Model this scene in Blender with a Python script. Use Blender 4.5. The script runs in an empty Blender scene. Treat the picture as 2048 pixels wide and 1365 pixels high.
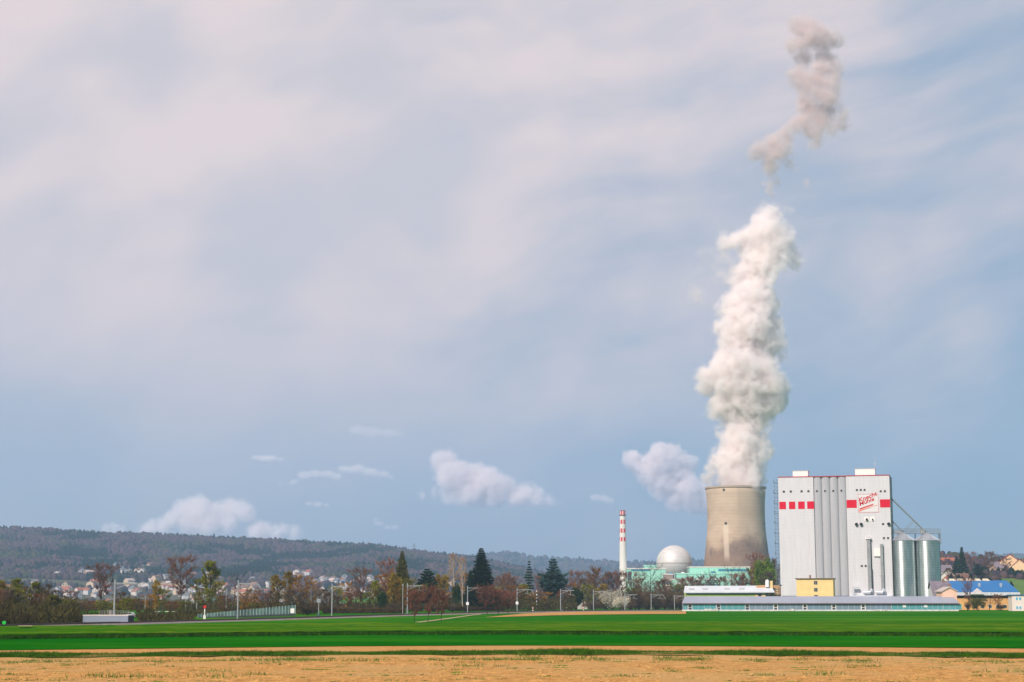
import bpy, bmesh, math, random
import numpy as np
from mathutils import Vector, Matrix, noise as mnoise
R = math.radians
sc = bpy.context.scene
COL = sc.collection

# ------------------------------------------------------------------ camera
F = 3400.0; W0, H0 = 2048.0, 1365.0
HOR = 1209.0                       # row of the horizon in the photo
CAMZ = 3.76
PITCH = math.atan((HOR - H0 / 2) / F)
cam = bpy.data.cameras.new('camera'); camo = bpy.data.objects.new('camera', cam); COL.objects.link(camo)
cam.sensor_width = 36; cam.lens = F / W0 * 36; cam.clip_end = 60000; cam.clip_start = .5
camo.location = (0, 0, CAMZ); camo.rotation_euler = (math.pi / 2 + PITCH, 0, 0)
sc.camera = camo

# ------------------------------------------------------------------ sky
SUN_AZ, SUN_EL = 33.0, 36.0        # degrees to the left of straight behind the camera; height
SKY_STRENGTH = 0.1
HAZE = 9.5e-5
world = bpy.data.worlds.new("World"); sc.world = world; world.use_nodes = True


class NT:
    """small helper for writing node trees"""
    def __init__(s, tree): s.t = tree; s.n = tree.nodes; s.l = tree.links
    def new(s, typ, **kw):
        n = s.n.new(typ)
        for k, v in kw.items(): setattr(n, k, v)
        return n
    def put(s, sock, v):
        if isinstance(v, bpy.types.NodeSocket): s.l.new(v, sock)
        elif v is not None: sock.default_value = v
    def m(s, op, a, b=None, c=None, clamp=False):
        n = s.n.new('ShaderNodeMath'); n.operation = op; n.use_clamp = clamp
        for i, v in enumerate((a, b, c)): s.put(n.inputs[i], v) if v is not None else None
        return n.outputs[0]
    def v(s, op, a, b=None, sc_=None):
        n = s.n.new('ShaderNodeVectorMath'); n.operation = op
        s.put(n.inputs[0], a)
        if b is not None: s.put(n.inputs[1], b)
        if sc_ is not None: s.put(n.inputs['Scale'], sc_)
        return n.outputs['Value'] if op in ('DISTANCE', 'LENGTH', 'DOT_PRODUCT') else n.outputs['Vector']
    def xyz(s, x, y, z):
        n = s.n.new('ShaderNodeCombineXYZ')
        for i, v in enumerate((x, y, z)): s.put(n.inputs[i], v)
        return n.outputs[0]
    def sep(s, v):
        n = s.n.new('ShaderNodeSeparateXYZ'); s.put(n.inputs[0], v); return n.outputs
    def noise(s, vec, scale, detail=4, rough=.5, out='Fac', dist=0):
        n = s.n.new('ShaderNodeTexNoise'); s.put(n.inputs['Vector'], vec); n.inputs['Scale'].default_value = scale
        n.inputs['Detail'].default_value = detail; n.inputs['Roughness'].default_value = rough
        n.inputs['Distortion'].default_value = dist
        return n.outputs['Fac' if out == 'Fac' else 'Color']
    def rng(s, v, a, b, c=0., d=1., smooth=True):
        n = s.n.new('ShaderNodeMapRange'); n.interpolation_type = 'SMOOTHSTEP' if smooth else 'LINEAR'
        s.put(n.inputs[0], v)
        for i, k in enumerate((a, b, c, d)): n.inputs[i + 1].default_value = k
        return n.outputs[0]
    def mix(s, f, a, b, blend='MIX'):
        n = s.n.new('ShaderNodeMix'); n.data_type = 'RGBA'; n.blend_type = blend
        s.put(n.inputs['Factor'], f); s.put(n.inputs['A'], a); s.put(n.inputs['B'], b)
        return n.outputs['Result']


def col(c): return (c[0], c[1], c[2], 1.0)
def srgb(r, g, b):
    f = lambda u: (u / 255 / 12.92) if u / 255 <= .04045 else ((u / 255 + .055) / 1.055) ** 2.4
    return (f(r), f(g), f(b), 1.0)


def build_sky():
    t = NT(world.node_tree)
    for n in list(t.n): t.n.remove(n)
    sky = t.new('ShaderNodeTexSky', sky_type='NISHITA', sun_disc=False)
    sky.sun_elevation = R(SUN_EL); sky.sun_rotation = R(180 + SUN_AZ)
    sky.air_density = 1.0; sky.dust_density = 1.2; sky.ozone_density = 1.5
    d = t.new('ShaderNodeTexCoord').outputs['Generated']
    s = t.sep(d)
    # azimuth to the right of north (+Y) and elevation, both in units of 10 degrees
    az = t.m('MULTIPLY', t.m('ARCTAN2', s[0], s[1]), 5.7296)
    el = t.m('MULTIPLY', t.m('ARCSINE', s[2]), 5.7296)
    # thin high cloud: streaks drawn out along the wind, bent by a slow noise
    p = t.xyz(az, el, 0.0)
    warp = t.v('SCALE', t.v('SUBTRACT', t.noise(p, .7, 2, .5, 'Color'), (.5, .5, .5)), sc_=.55)
    pw = t.v('ADD', p, warp)
    sw = t.sep(pw)
    tilt = t.m('SUBTRACT', sw[1], t.m('MULTIPLY', sw[0], .16))
    streak = t.noise(t.xyz(t.m('MULTIPLY', sw[0], .55), t.m('MULTIPLY', tilt, 2.3), 3.1), 1.0, 5, .52)
    soft = t.noise(t.xyz(sw[0], t.m('MULTIPLY', tilt, 1.5), 7.7), 1.3, 3, .5)
    # the sheet covers the upper left, opens towards the lower right
    sheet = t.m('ADD', t.m('MULTIPLY', az, -.5), t.m('MULTIPLY', el, .34))
    cov = t.m('ADD', t.m('ADD', sheet, t.m('MULTIPLY', t.m('SUBTRACT', streak, .5), 1.6)),
              t.m('MULTIPLY', t.m('SUBTRACT', soft, .5), .9))
    # named places of the sky: (azimuth, height, half width, half height, slant, strength); minus opens the sheet
    for a0, e0, wa, we, sl, k in ((-11.0, 15.9, 1.9, .45, -.10, -.75), (-10.5, 13.9, 3.3, .55, -.12, -.40), (-3.0, 19.6, 3.6, .55, .04, -.85), (-7.5, 12.2, 2.0, .8, -.2, -.25),
                                  (15.2, 14.6, 3.0, .26, .02, .32), (14.5, 17.6, 3.4, .7, .05, -.55), (5.0, 13.7, 3.4, .6, .10, -.45), (13.5, 12.9, 3.6, .5, .05, -.35), (15.6, 8.4, 1.6, 2.6, .1, .45), (10.5, 6.2, 2.4, 2.4, 0, -.25), (7.0, 15.6, 1.6, .9, .3, .25), (13.0, 6.5, 1.0, .06, 0, .2)):
        u = t.m('SUBTRACT', sw[0], a0 / 10); w_ = t.m('SUBTRACT', t.m('SUBTRACT', sw[1], e0 / 10), t.m('MULTIPLY', u, sl))
        r2 = t.m('ADD', t.m('POWER', t.m('DIVIDE', t.m('ABSOLUTE', u), wa / 10), 2.), t.m('POWER', t.m('DIVIDE', t.m('ABSOLUTE', w_), we / 10), 2.))
        cov = t.m('ADD', cov, t.m('MULTIPLY', t.m('EXPONENT', t.m('MULTIPLY', r2, -1.)), k * .8))
    fine = t.noise(t.xyz(t.m('MULTIPLY', sw[0], 1.7), t.m('MULTIPLY', tilt, 6.5), 1.7), 1.0, 5, .6)
    cov = t.m('ADD', cov, t.m('MULTIPLY', t.m('SUBTRACT', fine, .5), 1.05))
    fac = t.rng(cov, -.98, .66, .22, 1.0)
    fac = t.m('MULTIPLY', fac, t.rng(el, .05, 1.2, .38, 1.0))
    veil = t.mix(t.rng(soft, .35, .65), SKYC['cloud_a'], SKYC['cloud_b'])
    blue = t.mix(t.rng(el, .2, 3.0), SKYC['low'], SKYC['high'])
    nish = t.mix(.25, blue, t.v('SCALE', sky.outputs[0], sc_=SKYC['nish']))
    c = t.mix(fac, nish, veil)
    bg = t.new('ShaderNodeBackground'); t.put(bg.inputs[0], c); bg.inputs[1].default_value = SKY_STRENGTH
    t.l.new(bg.outputs[0], t.new('ShaderNodeOutputWorld').inputs[0])


def k10(c, k=1.0): return (c[0] * 10 * k, c[1] * 10 * k, c[2] * 10 * k, 1)
SKYC = dict(cloud_a=k10(srgb(211, 206, 214)), cloud_b=k10(srgb(238, 221, 221)),
            low=k10(srgb(106, 150, 190)), high=k10(srgb(148, 180, 206)), nish=1.0)
build_sky()

# ------------------------------------------------------------------ sun
sun = bpy.data.lights.new('sun', 'SUN'); sun.energy = 4.9; sun.angle = R(.5); sun.color = (1, .87, .79)
so = bpy.data.objects.new('sun', sun); COL.objects.link(so)
sd = Vector((-math.sin(R(SUN_AZ)) * math.cos(R(SUN_EL)), -math.cos(R(SUN_AZ)) * math.cos(R(SUN_EL)), math.sin(R(SUN_EL))))
so.rotation_euler = sd.to_track_quat('Z', 'Y').to_euler(); so.location = (0, 0, 400)

sc.view_settings.view_transform = 'Standard'; sc.view_settings.look = 'None'
sc.view_settings.exposure = 0.0; sc.view_settings.gamma = 1
cy = sc.cycles
cy.max_bounces = 22; cy.volume_bounces = 20; cy.transparent_max_bounces = 32; cy.diffuse_bounces = 3; cy.glossy_bounces = 3; cy.transmission_bounces = 4
cy.volume_max_steps = 256; cy.volume_step_rate = 1.0
cy.use_denoising = True

# ------------------------------------------------------------------ helpers: camera rays, tags, meshes
cp, sp = math.cos(PITCH), math.sin(PITCH)
def ray(px, py):
    u = (px - W0 / 2) / F; v = (H0 / 2 - py) / F
    return Vector((u, cp - v * sp, sp + v * cp))
def at(px, py, Y):
    d = ray(px, py); k = Y / d.y
    return Vector((d.x * k, Y, CAMZ + d.z * k))
def sstep(a, b, x):
    t = max(0., min(1., (x - a) / (b - a))); return t * t * (3 - 2 * t)
def gz(x, y):
    """height of the ground"""
    z = 1.25 * sstep(390, 600, y)
    return z
def on_ground(px, py):
    d = ray(px, py); y = 60.
    for _ in range(40):
        x = d.x / d.y * y
        want = (gz(x, y) - CAMZ) / (d.z / d.y)
        y = .5 * y + .5 * max(20, min(3000, want))
    return Vector((d.x / d.y * y, y, gz(d.x / d.y * y, y)))

def tag(o, label=None, cat=None, group=None, kind=None):
    if label: o['label'] = label
    if cat: o['category'] = cat
    if group: o['group'] = group
    if kind: o['kind'] = kind
    return o
def empty(name, loc, rz=0, **kw):
    o = bpy.data.objects.new(name, None); COL.objects.link(o); o.location = loc; o.rotation_euler = (0, 0, rz)
    o.empty_display_size = .5
    return tag(o, **kw)
def link_mesh(name, me, mats, parent=None, **kw):
    o = bpy.data.objects.new(name, me); COL.objects.link(o)
    for m in (mats if isinstance(mats, (list, tuple)) else [mats]):
        if m is not None: me.materials.append(m)
    if parent is not None: o.parent = parent
    return tag(o, **kw)
def mesh_np(name, verts, faces, smooth=False, mat_idx=None):
    """verts n x 3, faces m x k (all the same size)"""
    me = bpy.data.meshes.new(name); verts = np.asarray(verts, np.float32); faces = np.asarray(faces, np.int32)
    k = faces.shape[1]
    me.vertices.add(len(verts)); me.vertices.foreach_set('co', verts.ravel())
    me.loops.add(faces.size); me.loops.foreach_set('vertex_index', faces.ravel())
    me.polygons.add(len(faces)); me.polygons.foreach_set('loop_start', np.arange(0, faces.size, k, dtype=np.int32))
    try: me.polygons.foreach_set('loop_total', np.full(len(faces), k, np.int32))
    except Exception: pass
    if smooth: me.polygons.foreach_set('use_smooth', np.ones(len(faces), bool))
    if mat_idx is not None: me.polygons.foreach_set('material_index', np.asarray(mat_idx, np.int32))
    me.update(calc_edges=True); me.validate()
    return me


class MB:
    """collects boxes, tubes and polygons; build() links them as one mesh object"""
    def __init__(s): s.v = []; s.f = []
    def add(s, vs, fs):
        b = len(s.v); s.v += [tuple(v) for v in vs]; s.f += [tuple(b + i for i in f) for f in fs]; return s
    def box(s, x0, x1, y0, y1, z0, z1):
        v = [(x, y, z) for z in (z0, z1) for y in (y0, y1) for x in (x0, x1)]
        return s.add(v, [(0, 2, 3, 1), (4, 5, 7, 6), (0, 1, 5, 4), (2, 6, 7, 3), (0, 4, 6, 2), (1, 3, 7, 5)])
    def bar(s, a, b, w, h=None):
        a, b = Vector(a), Vector(b); h = h or w; d = (b - a).normalized()
        up = Vector((0, 0, 1)) if abs(d.z) < .95 else Vector((0, 1, 0))
        r = d.cross(up).normalized() * w / 2; u = r.cross(d).normalized() * h / 2
        v = [p + i * r + j * u for p in (a, b) for i, j in ((-1, -1), (1, -1), (1, 1), (-1, 1))]
        return s.add(v, [(0, 1, 2, 3), (7, 6, 5, 4), (0, 4, 5, 1), (1, 5, 6, 2), (2, 6, 7, 3), (3, 7, 4, 0)])
    def tube(s, a, b, r0, r1=None, n=10, caps=True):
        a, b = Vector(a), Vector(b); r1 = r0 if r1 is None else r1; d = (b - a).normalized()
        up = Vector((0, 0, 1)) if abs(d.z) < .95 else Vector((1, 0, 0))
        x = d.cross(up).normalized(); y = d.cross(x)
        v = [p + (x * math.cos(2 * math.pi * i / n) + y * math.sin(2 * math.pi * i / n)) * r for p, r in ((a, r0), (b, r1)) for i in range(n)]
        f = [(i, (i + 1) % n, n + (i + 1) % n, n + i) for i in range(n)]
        if caps: f += [tuple(reversed(range(n))), tuple(range(n, 2 * n))]
        return s.add(v, f)
    def lathe(s, prof, n=48, c=(0, 0), closed=False):
        v = [(c[0] + r * math.cos(2 * math.pi * i / n), c[1] + r * math.sin(2 * math.pi * i / n), z) for r, z in prof for i in range(n)]
        f = [(j * n + i, j * n + (i + 1) % n, (j + 1) * n + (i + 1) % n, (j + 1) * n + i) for j in range(len(prof) - 1) for i in range(n)]
        if closed:
            j = len(prof) - 1
            f += [(j * n + i, j * n + (i + 1) % n, (i + 1) % n, i) for i in range(n)]
        return s.add(v, f)
    def prism(s, poly, a, b, axis='y'):
        """poly of (x,z) pushed along y from a to b (or (y,z) along x)"""
        n = len(poly)
        mk = (lambda p, t: (p[0], t, p[1])) if axis == 'y' else (lambda p, t: (t, p[0], p[1]))
        v = [mk(p, t) for t in (a, b) for p in poly]
        f = [tuple(range(n)), tuple(reversed(range(n, 2 * n)))] + [(i, n + i, n + (i + 1) % n, (i + 1) % n) for i in range(n)]
        return s.add(v, f)
    def build(s, name, m, parent=None, smooth=False, loc=None, **kw):
        me = bpy.data.meshes.new(name); me.from_pydata(s.v, [], s.f)
        bm = bmesh.new(); bm.from_mesh(me); bmesh.ops.recalc_face_normals(bm, faces=bm.faces); bm.to_mesh(me); bm.free()
        if smooth:
            for p in me.polygons: p.use_smooth = True
            if smooth != 'all':
                try: me.set_sharp_from_angle(angle=R(35))
                except Exception: pass
        o = link_mesh(name, me, m, parent, **kw)
        if loc is not None: o.location = loc
        return o

# ------------------------------------------------------------------ materials
MATS = {}
def mat(name, c, rough=.8, metal=0., var=.12, scale=1., c2=None, bump=0., spec=.12, detail=4, stretch=(1, 1, 1), coords='Object'):
    """Principled with a noise that varies the paint / stone a little"""
    if name in MATS: return MATS[name]
    m = bpy.data.materials.new(name); m.use_nodes = True; t = NT(m.node_tree); b = t.n['Principled BSDF']
    tc = t.new('ShaderNodeTexCoord').outputs[coords]
    tc = t.v('MULTIPLY', tc, stretch)
    n = t.noise(tc, scale, detail, .6)
    c = c[:3]; hi = tuple(min(1, k * (1 + var)) for k in c); lo = tuple(k * (1 - var) for k in c) if c2 is None else c2[:3]
    t.put(b.inputs['Base Color'], t.mix(t.rng(n, .3, .7), col(lo), col(hi)))
    b.inputs['Roughness'].default_value = rough; b.inputs['Metallic'].default_value = metal
    b.inputs['Specular IOR Level'].default_value = spec
    if bump:
        bn = t.new('ShaderNodeBump'); bn.inputs['Strength'].default_value = bump; bn.inputs['Distance'].default_value = .1
        t.put(bn.inputs['Height'], n); t.l.new(bn.outputs[0], b.inputs['Normal'])
    MATS[name] = m
    return m
def vol_mat(name, c, dens, aniso=0., nscale=None, lo=.3, hi=.7, mn=.2):
    m = bpy.data.materials.new(name); m.use_nodes = True; t = NT(m.node_tree)
    for n in list(t.n): t.n.remove(n)
    v = t.new('ShaderNodeVolumePrincipled'); v.inputs['Color'].default_value = col(c); v.inputs['Anisotropy'].default_value = aniso
    v.inputs['Density'].default_value = dens
    v.inputs['Density Attribute'].default_value = 'density' if nscale is None else ''  # nscale 0: even, no grid
    if nscale:
        p = t.new('ShaderNodeTexCoord').outputs['Object']
        t.put(v.inputs['Density'], t.m('MULTIPLY', t.rng(t.noise(p, nscale, 4, .6), lo, hi, mn, 1.0), dens))
    t.l.new(v.outputs[0], t.new('ShaderNodeOutputMaterial').inputs['Volume'])
    return m
# ------------------------------------------------------------------ steam and clouds: many round puffs melted together
def puffs_from_rows(rows, Y, seed, depth=1.0, fill=1.0, small=.45):
    """rows of (py, px_left, px_right): puffs that fill that much width at distance Y, round in depth too"""
    rnd = random.Random(seed); out = []; m = Y / F
    rows = sorted(rows)
    y = rows[0][0]
    while y <= rows[-1][0]:
        for a, b in zip(rows, rows[1:]):
            if a[0] <= y <= b[0]:
                k = (y - a[0]) / max(1e-6, b[0] - a[0]); l = a[1] + (b[1] - a[1]) * k; r = a[2] + (b[2] - a[2]) * k; break
        w = (r - l) / 2; c = (l + r) / 2
        main = w * rnd.uniform(.74, .9)
        out.append((at(c + rnd.uniform(-.15, .15) * w, y, Y) + Vector((0, rnd.uniform(-.25, .25) * w * m * depth, 0)), main * m))
        for _ in range(int(2 * fill)):
            rr = w * rnd.uniform(small * .6, small); ph = rnd.uniform(0, 2 * math.pi)
            rad = (w - rr) * rnd.uniform(.85, 1.0)
            out.append((at(c + math.cos(ph) * rad, y + rnd.uniform(-.2, .2) * w, Y) + Vector((0, math.sin(ph) * rad * m * depth, 0)), rr * m))
        y += max(5, w * .42)
    return out

def cloud_object(name, puffs, voxel, amp, nscale, mater, seed=0, detail=5, blend=.25, flat=None, adapt=0., bil=1.6, soft=0, torn=0, zs=1.0, warp=1.5, **kw):
    """isosurface of the melted puffs, roughened by turbulence; filled with a scattering volume"""
    cs = np.array([p[0][:] for p in puffs]); rs = np.array([p[1] for p in puffs]); pad = amp * 1.2 + voxel * 2
    lo = (cs - rs[:, None]).min(0) - pad; hi = (cs + rs[:, None]).max(0) + pad
    g = bpy.data.node_groups.new('shape', 'GeometryNodeTree')
    g.interface.new_socket('Geometry', in_out='OUTPUT', socket_type='NodeSocketGeometry')
    t = NT(g); p = t.new('GeometryNodeInputPosition').outputs[0]; off = t.v('ADD', p, (seed * 913.7, seed * 71.3, 0))
    w1 = t.v('SCALE', t.v('SUBTRACT', t.noise(off, nscale * .6, 2, .5, 'Color'), (.5, .5, .5)), sc_=amp * warp)
    w2 = t.v('SCALE', t.v('SUBTRACT', t.noise(off, nscale * 2.6, 3, .6, 'Color'), (.5, .5, .5)), sc_=amp * 1.1)
    q = t.v('ADD', t.v('ADD', p, w1), w2); f = None; mr = float(rs.mean())
    q = t.v('MULTIPLY', q, (1, 1, zs))
    for c, r in zip(cs * (1, 1, zs), rs):
        e = t.m('SUBTRACT', float(r), t.v('DISTANCE', q, tuple(float(k) for k in c)))
        f = e if f is None else t.m('SMOOTH_MAX', f, e, mr * blend)
    n = t.noise(off, nscale, detail, .58)
    n2 = t.new('ShaderNodeTexVoronoi'); t.put(n2.inputs['Vector'], t.v('ADD', off, t.v('SCALE', t.noise(off, nscale * 2, 2, .5, 'Color'), sc_=amp * .8)))
    n2.inputs['Scale'].default_value = nscale * 1.5; n2.inputs['Detail'].default_value = 3; n2.inputs['Roughness'].default_value = .62; n2.normalize = True
    bill = t.m('SUBTRACT', .5, t.m('MULTIPLY', n2.outputs['Distance'], 1.6))
    f = t.m('ADD', f, t.m('MULTIPLY', t.m('SUBTRACT', n, .5), amp * 2.2))
    f = t.m('ADD', f, t.m('MULTIPLY', bill, amp * bil))
    if soft: f = t.m('ADD', f, t.m('MULTIPLY', t.m('SUBTRACT', t.noise(t.v('ADD', off, (0, 211., 0)), nscale * 5, 4, .66), .5), amp * 1.15))
    if torn: f = t.m('ADD', f, t.m('MULTIPLY', t.m('SUBTRACT', t.noise(t.v('ADD', p, (0, 0, 517.)), nscale * .8, 4, .6), .52), torn))
    if flat is not None:
        z = t.sep(p)[2]; f = t.m('MINIMUM', f, t.m('SUBTRACT', z, flat))
    vc = t.new('GeometryNodeVolumeCube')
    if soft: t.put(vc.inputs['Density'], t.m('MULTIPLY', t.rng(f, -soft * .3, soft, 0, 1, False), t.rng(t.noise(q, nscale * 3.6, 4, .66), .38, .60, .08, 1.0)))
    else: t.put(vc.inputs['Density'], t.m('MAXIMUM', t.m('ADD', f, voxel * 2), 0.0))
    vc.inputs['Min'].default_value = [float(k) for k in lo]; vc.inputs['Max'].default_value = [float(k) for k in hi]
    for i, k in enumerate(('Resolution X', 'Resolution Y', 'Resolution Z')): vc.inputs[k].default_value = max(8, int((hi[i] - lo[i]) / voxel))
    if soft:
        sm = t.new('GeometryNodeSetMaterial'); sm.inputs['Material'].default_value = mater; t.l.new(vc.outputs[0], sm.inputs[0])
        t.l.new(sm.outputs[0], t.new('NodeGroupOutput').inputs[0])
        o = bpy.data.objects.new(name, bpy.data.volumes.new(name)); COL.objects.link(o); o.data.materials.append(mater); tag(o, **kw); md = o.modifiers.new('g', 'NODES'); md.node_group = g; return o
    vm = t.new('GeometryNodeVolumeToMesh'); t.l.new(vc.outputs[0], vm.inputs['Volume']); vm.inputs['Threshold'].default_value = voxel * 2
    vm.inputs['Adaptivity'].default_value = adapt
    t.l.new(vm.outputs[0], t.new('NodeGroupOutput').inputs[0])
    tmp = bpy.data.objects.new('tmp', bpy.data.meshes.new('tmp')); COL.objects.link(tmp)
    md = tmp.modifiers.new('g', 'NODES'); md.node_group = g
    dg = bpy.context.evaluated_depsgraph_get(); me = bpy.data.meshes.new_from_object(tmp.evaluated_get(dg))
    bpy.data.objects.remove(tmp); bpy.data.node_groups.remove(g)
    # drop loose crumbs
    bm = bmesh.new(); bm.from_mesh(me)
    seen = set(); kill = []
    for v in bm.verts:
        if v in seen: continue
        st = [v]; seen.add(v); isl = [v]
        while st:
            for e in st.pop().link_edges:
                for w in e.verts:
                    if w not in seen: seen.add(w); st.append(w); isl.append(w)
        if len(isl) < 60: kill += isl
    bmesh.ops.delete(bm, geom=kill, context='VERTS'); bm.to_mesh(me); bm.free()
    me.materials.clear(); me.name = name
    for p_ in me.polygons: p_.use_smooth = True
    print(name, len(me.vertices), 'verts', len(puffs), 'puffs')
    return link_mesh(name, me, mater, **kw)

YT = 2130.0   # the cooling tower's distance
def build_plume():
    rows = [(985, 1436, 1512), (955, 1422, 1530), (930, 1428, 1535), (900, 1440, 1545), (865, 1434, 1552), (830, 1432, 1556), (800, 1412, 1562),
            (770, 1400, 1577), (740, 1408, 1572), (700, 1438, 1568), (650, 1424, 1572), (620, 1438, 1558), (580, 1452, 1538), (545, 1460, 1562),
            (515, 1470, 1592), (480, 1478, 1578), (450, 1496, 1570), (425, 1512, 1556)]
    pf = puffs_from_rows(rows, YT, 5, fill=1.6)
    for x, y, r in ((1410, 760, 16), (1404, 785, 14), (1432, 935, 20), (1420, 955, 16), (1585, 520, 16), (1470, 485, 14), (1560, 770, 22), (1555, 655, 22), (1440, 660, 22), (1582, 500, 18), (1500, 470, 20), (1540, 440, 22), (1528, 425, 12)):
        pf.append((at(x, y, YT), r * YT / F))
    return cloud_object('steam_plume', pf, 1.25, 12, .03, vol_mat('steam', (1.0, .972, .962), .45, .0), 3, soft=14, torn=52, warp=3.0, bil=1.15,
                        label='tall white steam plume rising from the mouth of the cooling tower', cat='steam')
def build_wisp():
    m = YT / F
    spec = [(1606, 55, 20), (1620, 72, 26), (1600, 90, 24), (1640, 88, 22), (1668, 80, 14), (1682, 78, 8), (1610, 112, 26), (1650, 112, 24), (1602, 140, 22), (1640, 140, 26), (1665, 135, 14), (1615, 165, 24), (1650, 168, 22), (1625, 190, 22), (1655, 195, 22),
            (1618, 212, 20), (1650, 222, 24), (1676, 215, 12), (1635, 240, 20), (1672, 243, 16), (1684, 250, 10), (1610, 238, 16), (1588, 252, 14), (1630, 262, 15), (1628, 280, 10), (1627, 292, 6), (1570, 268, 14), (1552, 282, 16), (1532, 298, 16), (1518, 308, 12), (1545, 312, 16), (1562, 300, 14),
            (1540, 330, 14), (1580, 325, 10), (1592, 338, 9), (1600, 352, 7), (1606, 364, 5), (1543, 348, 10), (1545, 366, 9), (1546, 384, 8), (1660, 262, 8)]
    rnd = random.Random(4); pf = [(at(x, y, YT) + Vector((0, rnd.uniform(-.7, .7) * r * m, 0)), r * m * 1.08) for x, y, r in spec]
    cloud_object('steam_cloud', pf, 2.0, 12, .024, vol_mat('thin_steam', (.90, .82, .80), .34, .0), 8, soft=15, torn=34, bil=1.3,
                 label='loose grey torn scrap of steam drifting high above the white plume', cat='steam')
    spec = [(1408, 508, 9), (1420, 500, 10), (1432, 520, 14), (1448, 512, 13), (1440, 545, 14), (1425, 535, 10), (1400, 540, 8), (1456, 490, 10), (1395, 590, 10), (1465, 530, 12)]
    cloud_object('steam_veil', [(at(x, y, YT), r * m * 1.1) for x, y, r in spec], 2.0, 9, .03, vol_mat('veil_steam', (.96, .92, .91), .10, .0), 12, soft=12, torn=22,
                 label='faint torn veil of steam left of the top of the plume', cat='steam')
    spec = [(1520, 425, 8), (1535, 418, 11), (1552, 414, 11), (1568, 416, 9), (1582, 418, 6)]
    cloud_object('steam_veil', [(at(x, y, YT), r * m * 1.15) for x, y, r in spec], 1.8, 7, .035, MATS.setdefault('veil2', vol_mat('veil_steam_top', (.96, .92, .91), .10, .0)), 13, soft=9, torn=16,
                 label='small wispy cap of steam on the very tip of the plume', cat='steam')
YC = 15500.0
def cumulus(spec, seed, dens, amp, voxel, label, flat=None, zs=1.0):
    m = YC / F
    pf = [(at(x, y, YC) + Vector((0, random.Random(i + seed).uniform(-.5, .5) * r * m, 0)), r * 1.1 * m * zs ** .6) for i, (x, y, r) in enumerate(spec)]
    return cloud_object('cumulus_cloud', pf, voxel, amp, 1 / (amp * 3.2), vol_mat('cloud_%d' % seed, (.998, .968, .96), dens, .1), seed, soft=amp * .9,
                        detail=5, flat=(at(1000, flat, YC).z if flat else None), blend=.6, zs=zs, label=label, cat='cloud', group='cumulus clouds low over the horizon')
def build_clouds():
    cumulus([(1262, 918, 12), (1282, 935, 17), (1300, 945, 22), (1330, 925, 32), (1345, 905, 18), (1355, 950, 32), (1330, 968, 26), (1372, 978, 28), (1390, 1000, 24), (1352, 1000, 18), (1375, 930, 16), (1410, 1000, 22), (1402, 980, 16), (1424, 1012, 16)],
            1, 0.11, 62, 22, 'pinkish cumulus cloud just left of the cooling tower rim, above the dome')
    cumulus([(888, 925, 22), (900, 950, 26), (880, 915, 16), (925, 960, 32), (955, 962, 32), (985, 970, 26), (1010, 975, 18), (905, 985, 16), (1030, 995, 20), (1050, 985, 18), (1075, 1000, 18), (1100, 1003, 12), (940, 990, 22), (985, 995, 24), (1118, 1004, 6), (868, 990, 8), (845, 991, 5)],
            2, 0.06, 60, 24, 'broad white cumulus cloud with a flat grey base, left of the striped chimney', flat=1012)
    cumulus([(372, 1018, 20), (400, 1018, 22), (430, 1022, 20), (460, 1022, 20), (485, 1025, 18), (500, 1030, 10), (350, 1040, 14), (330, 1055, 16), (300, 1062, 18), (385, 1045, 24), (420, 1050, 22), (460, 1050, 18), (520, 1065, 22), (560, 1066, 16), (590, 1068, 12)],
            3, 0.05, 55, 24, 'pale heap of cumulus cloud resting on the wooded ridge at the left')
    cumulus([(212, 1060, 9), (228, 1058, 11), (242, 1060, 8)], 4, 0.03194, 26, 14, 'small low cloud tuft peeping over the left ridge')
    cumulus([(515, 916, 7), (530, 918, 8), (545, 918, 7), (560, 920, 5)], 5, 0.03834, 22, 12, 'small lone white puff of cloud, topmost left of the cumulus', zs=2.0)
    cumulus([(590, 962, 6), (610, 952, 9), (630, 948, 9), (655, 948, 9), (690, 938, 9), (715, 940, 11), (740, 946, 11), (765, 950, 9), (780, 955, 5), (670, 955, 8), (585, 966, 5), (560, 967, 4)], 6, 0.03194, 30, 15, 'thin white cloud bank with a grey underside left of the broad cumulus', zs=2.0)
    cumulus([(1192, 996, 8), (1205, 998, 9), (1220, 1003, 7)], 7, 0.02076, 26, 14, 'faint small cloud puff above and left of the striped chimney', zs=2.0)
    cumulus([(618, 1008, 5), (635, 1010, 6), (652, 1011, 4)], 8, 0.02875, 16, 11, 'tiny white cloud sliver above the middle of the ridge', zs=2.0)
    cumulus([(715, 862, 12), (745, 865, 14), (775, 867, 12), (800, 868, 8)], 9, 0.00799, 40, 20, 'faint veil of cloud highest among the left cumulus', zs=2.0)
    cumulus([(752, 1040, 5), (758, 1048, 6), (775, 1055, 5), (790, 1055, 6)], 10, 0.01597, 20, 12, 'small torn cloud shred above the sloping ridge', zs=2.0)
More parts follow.
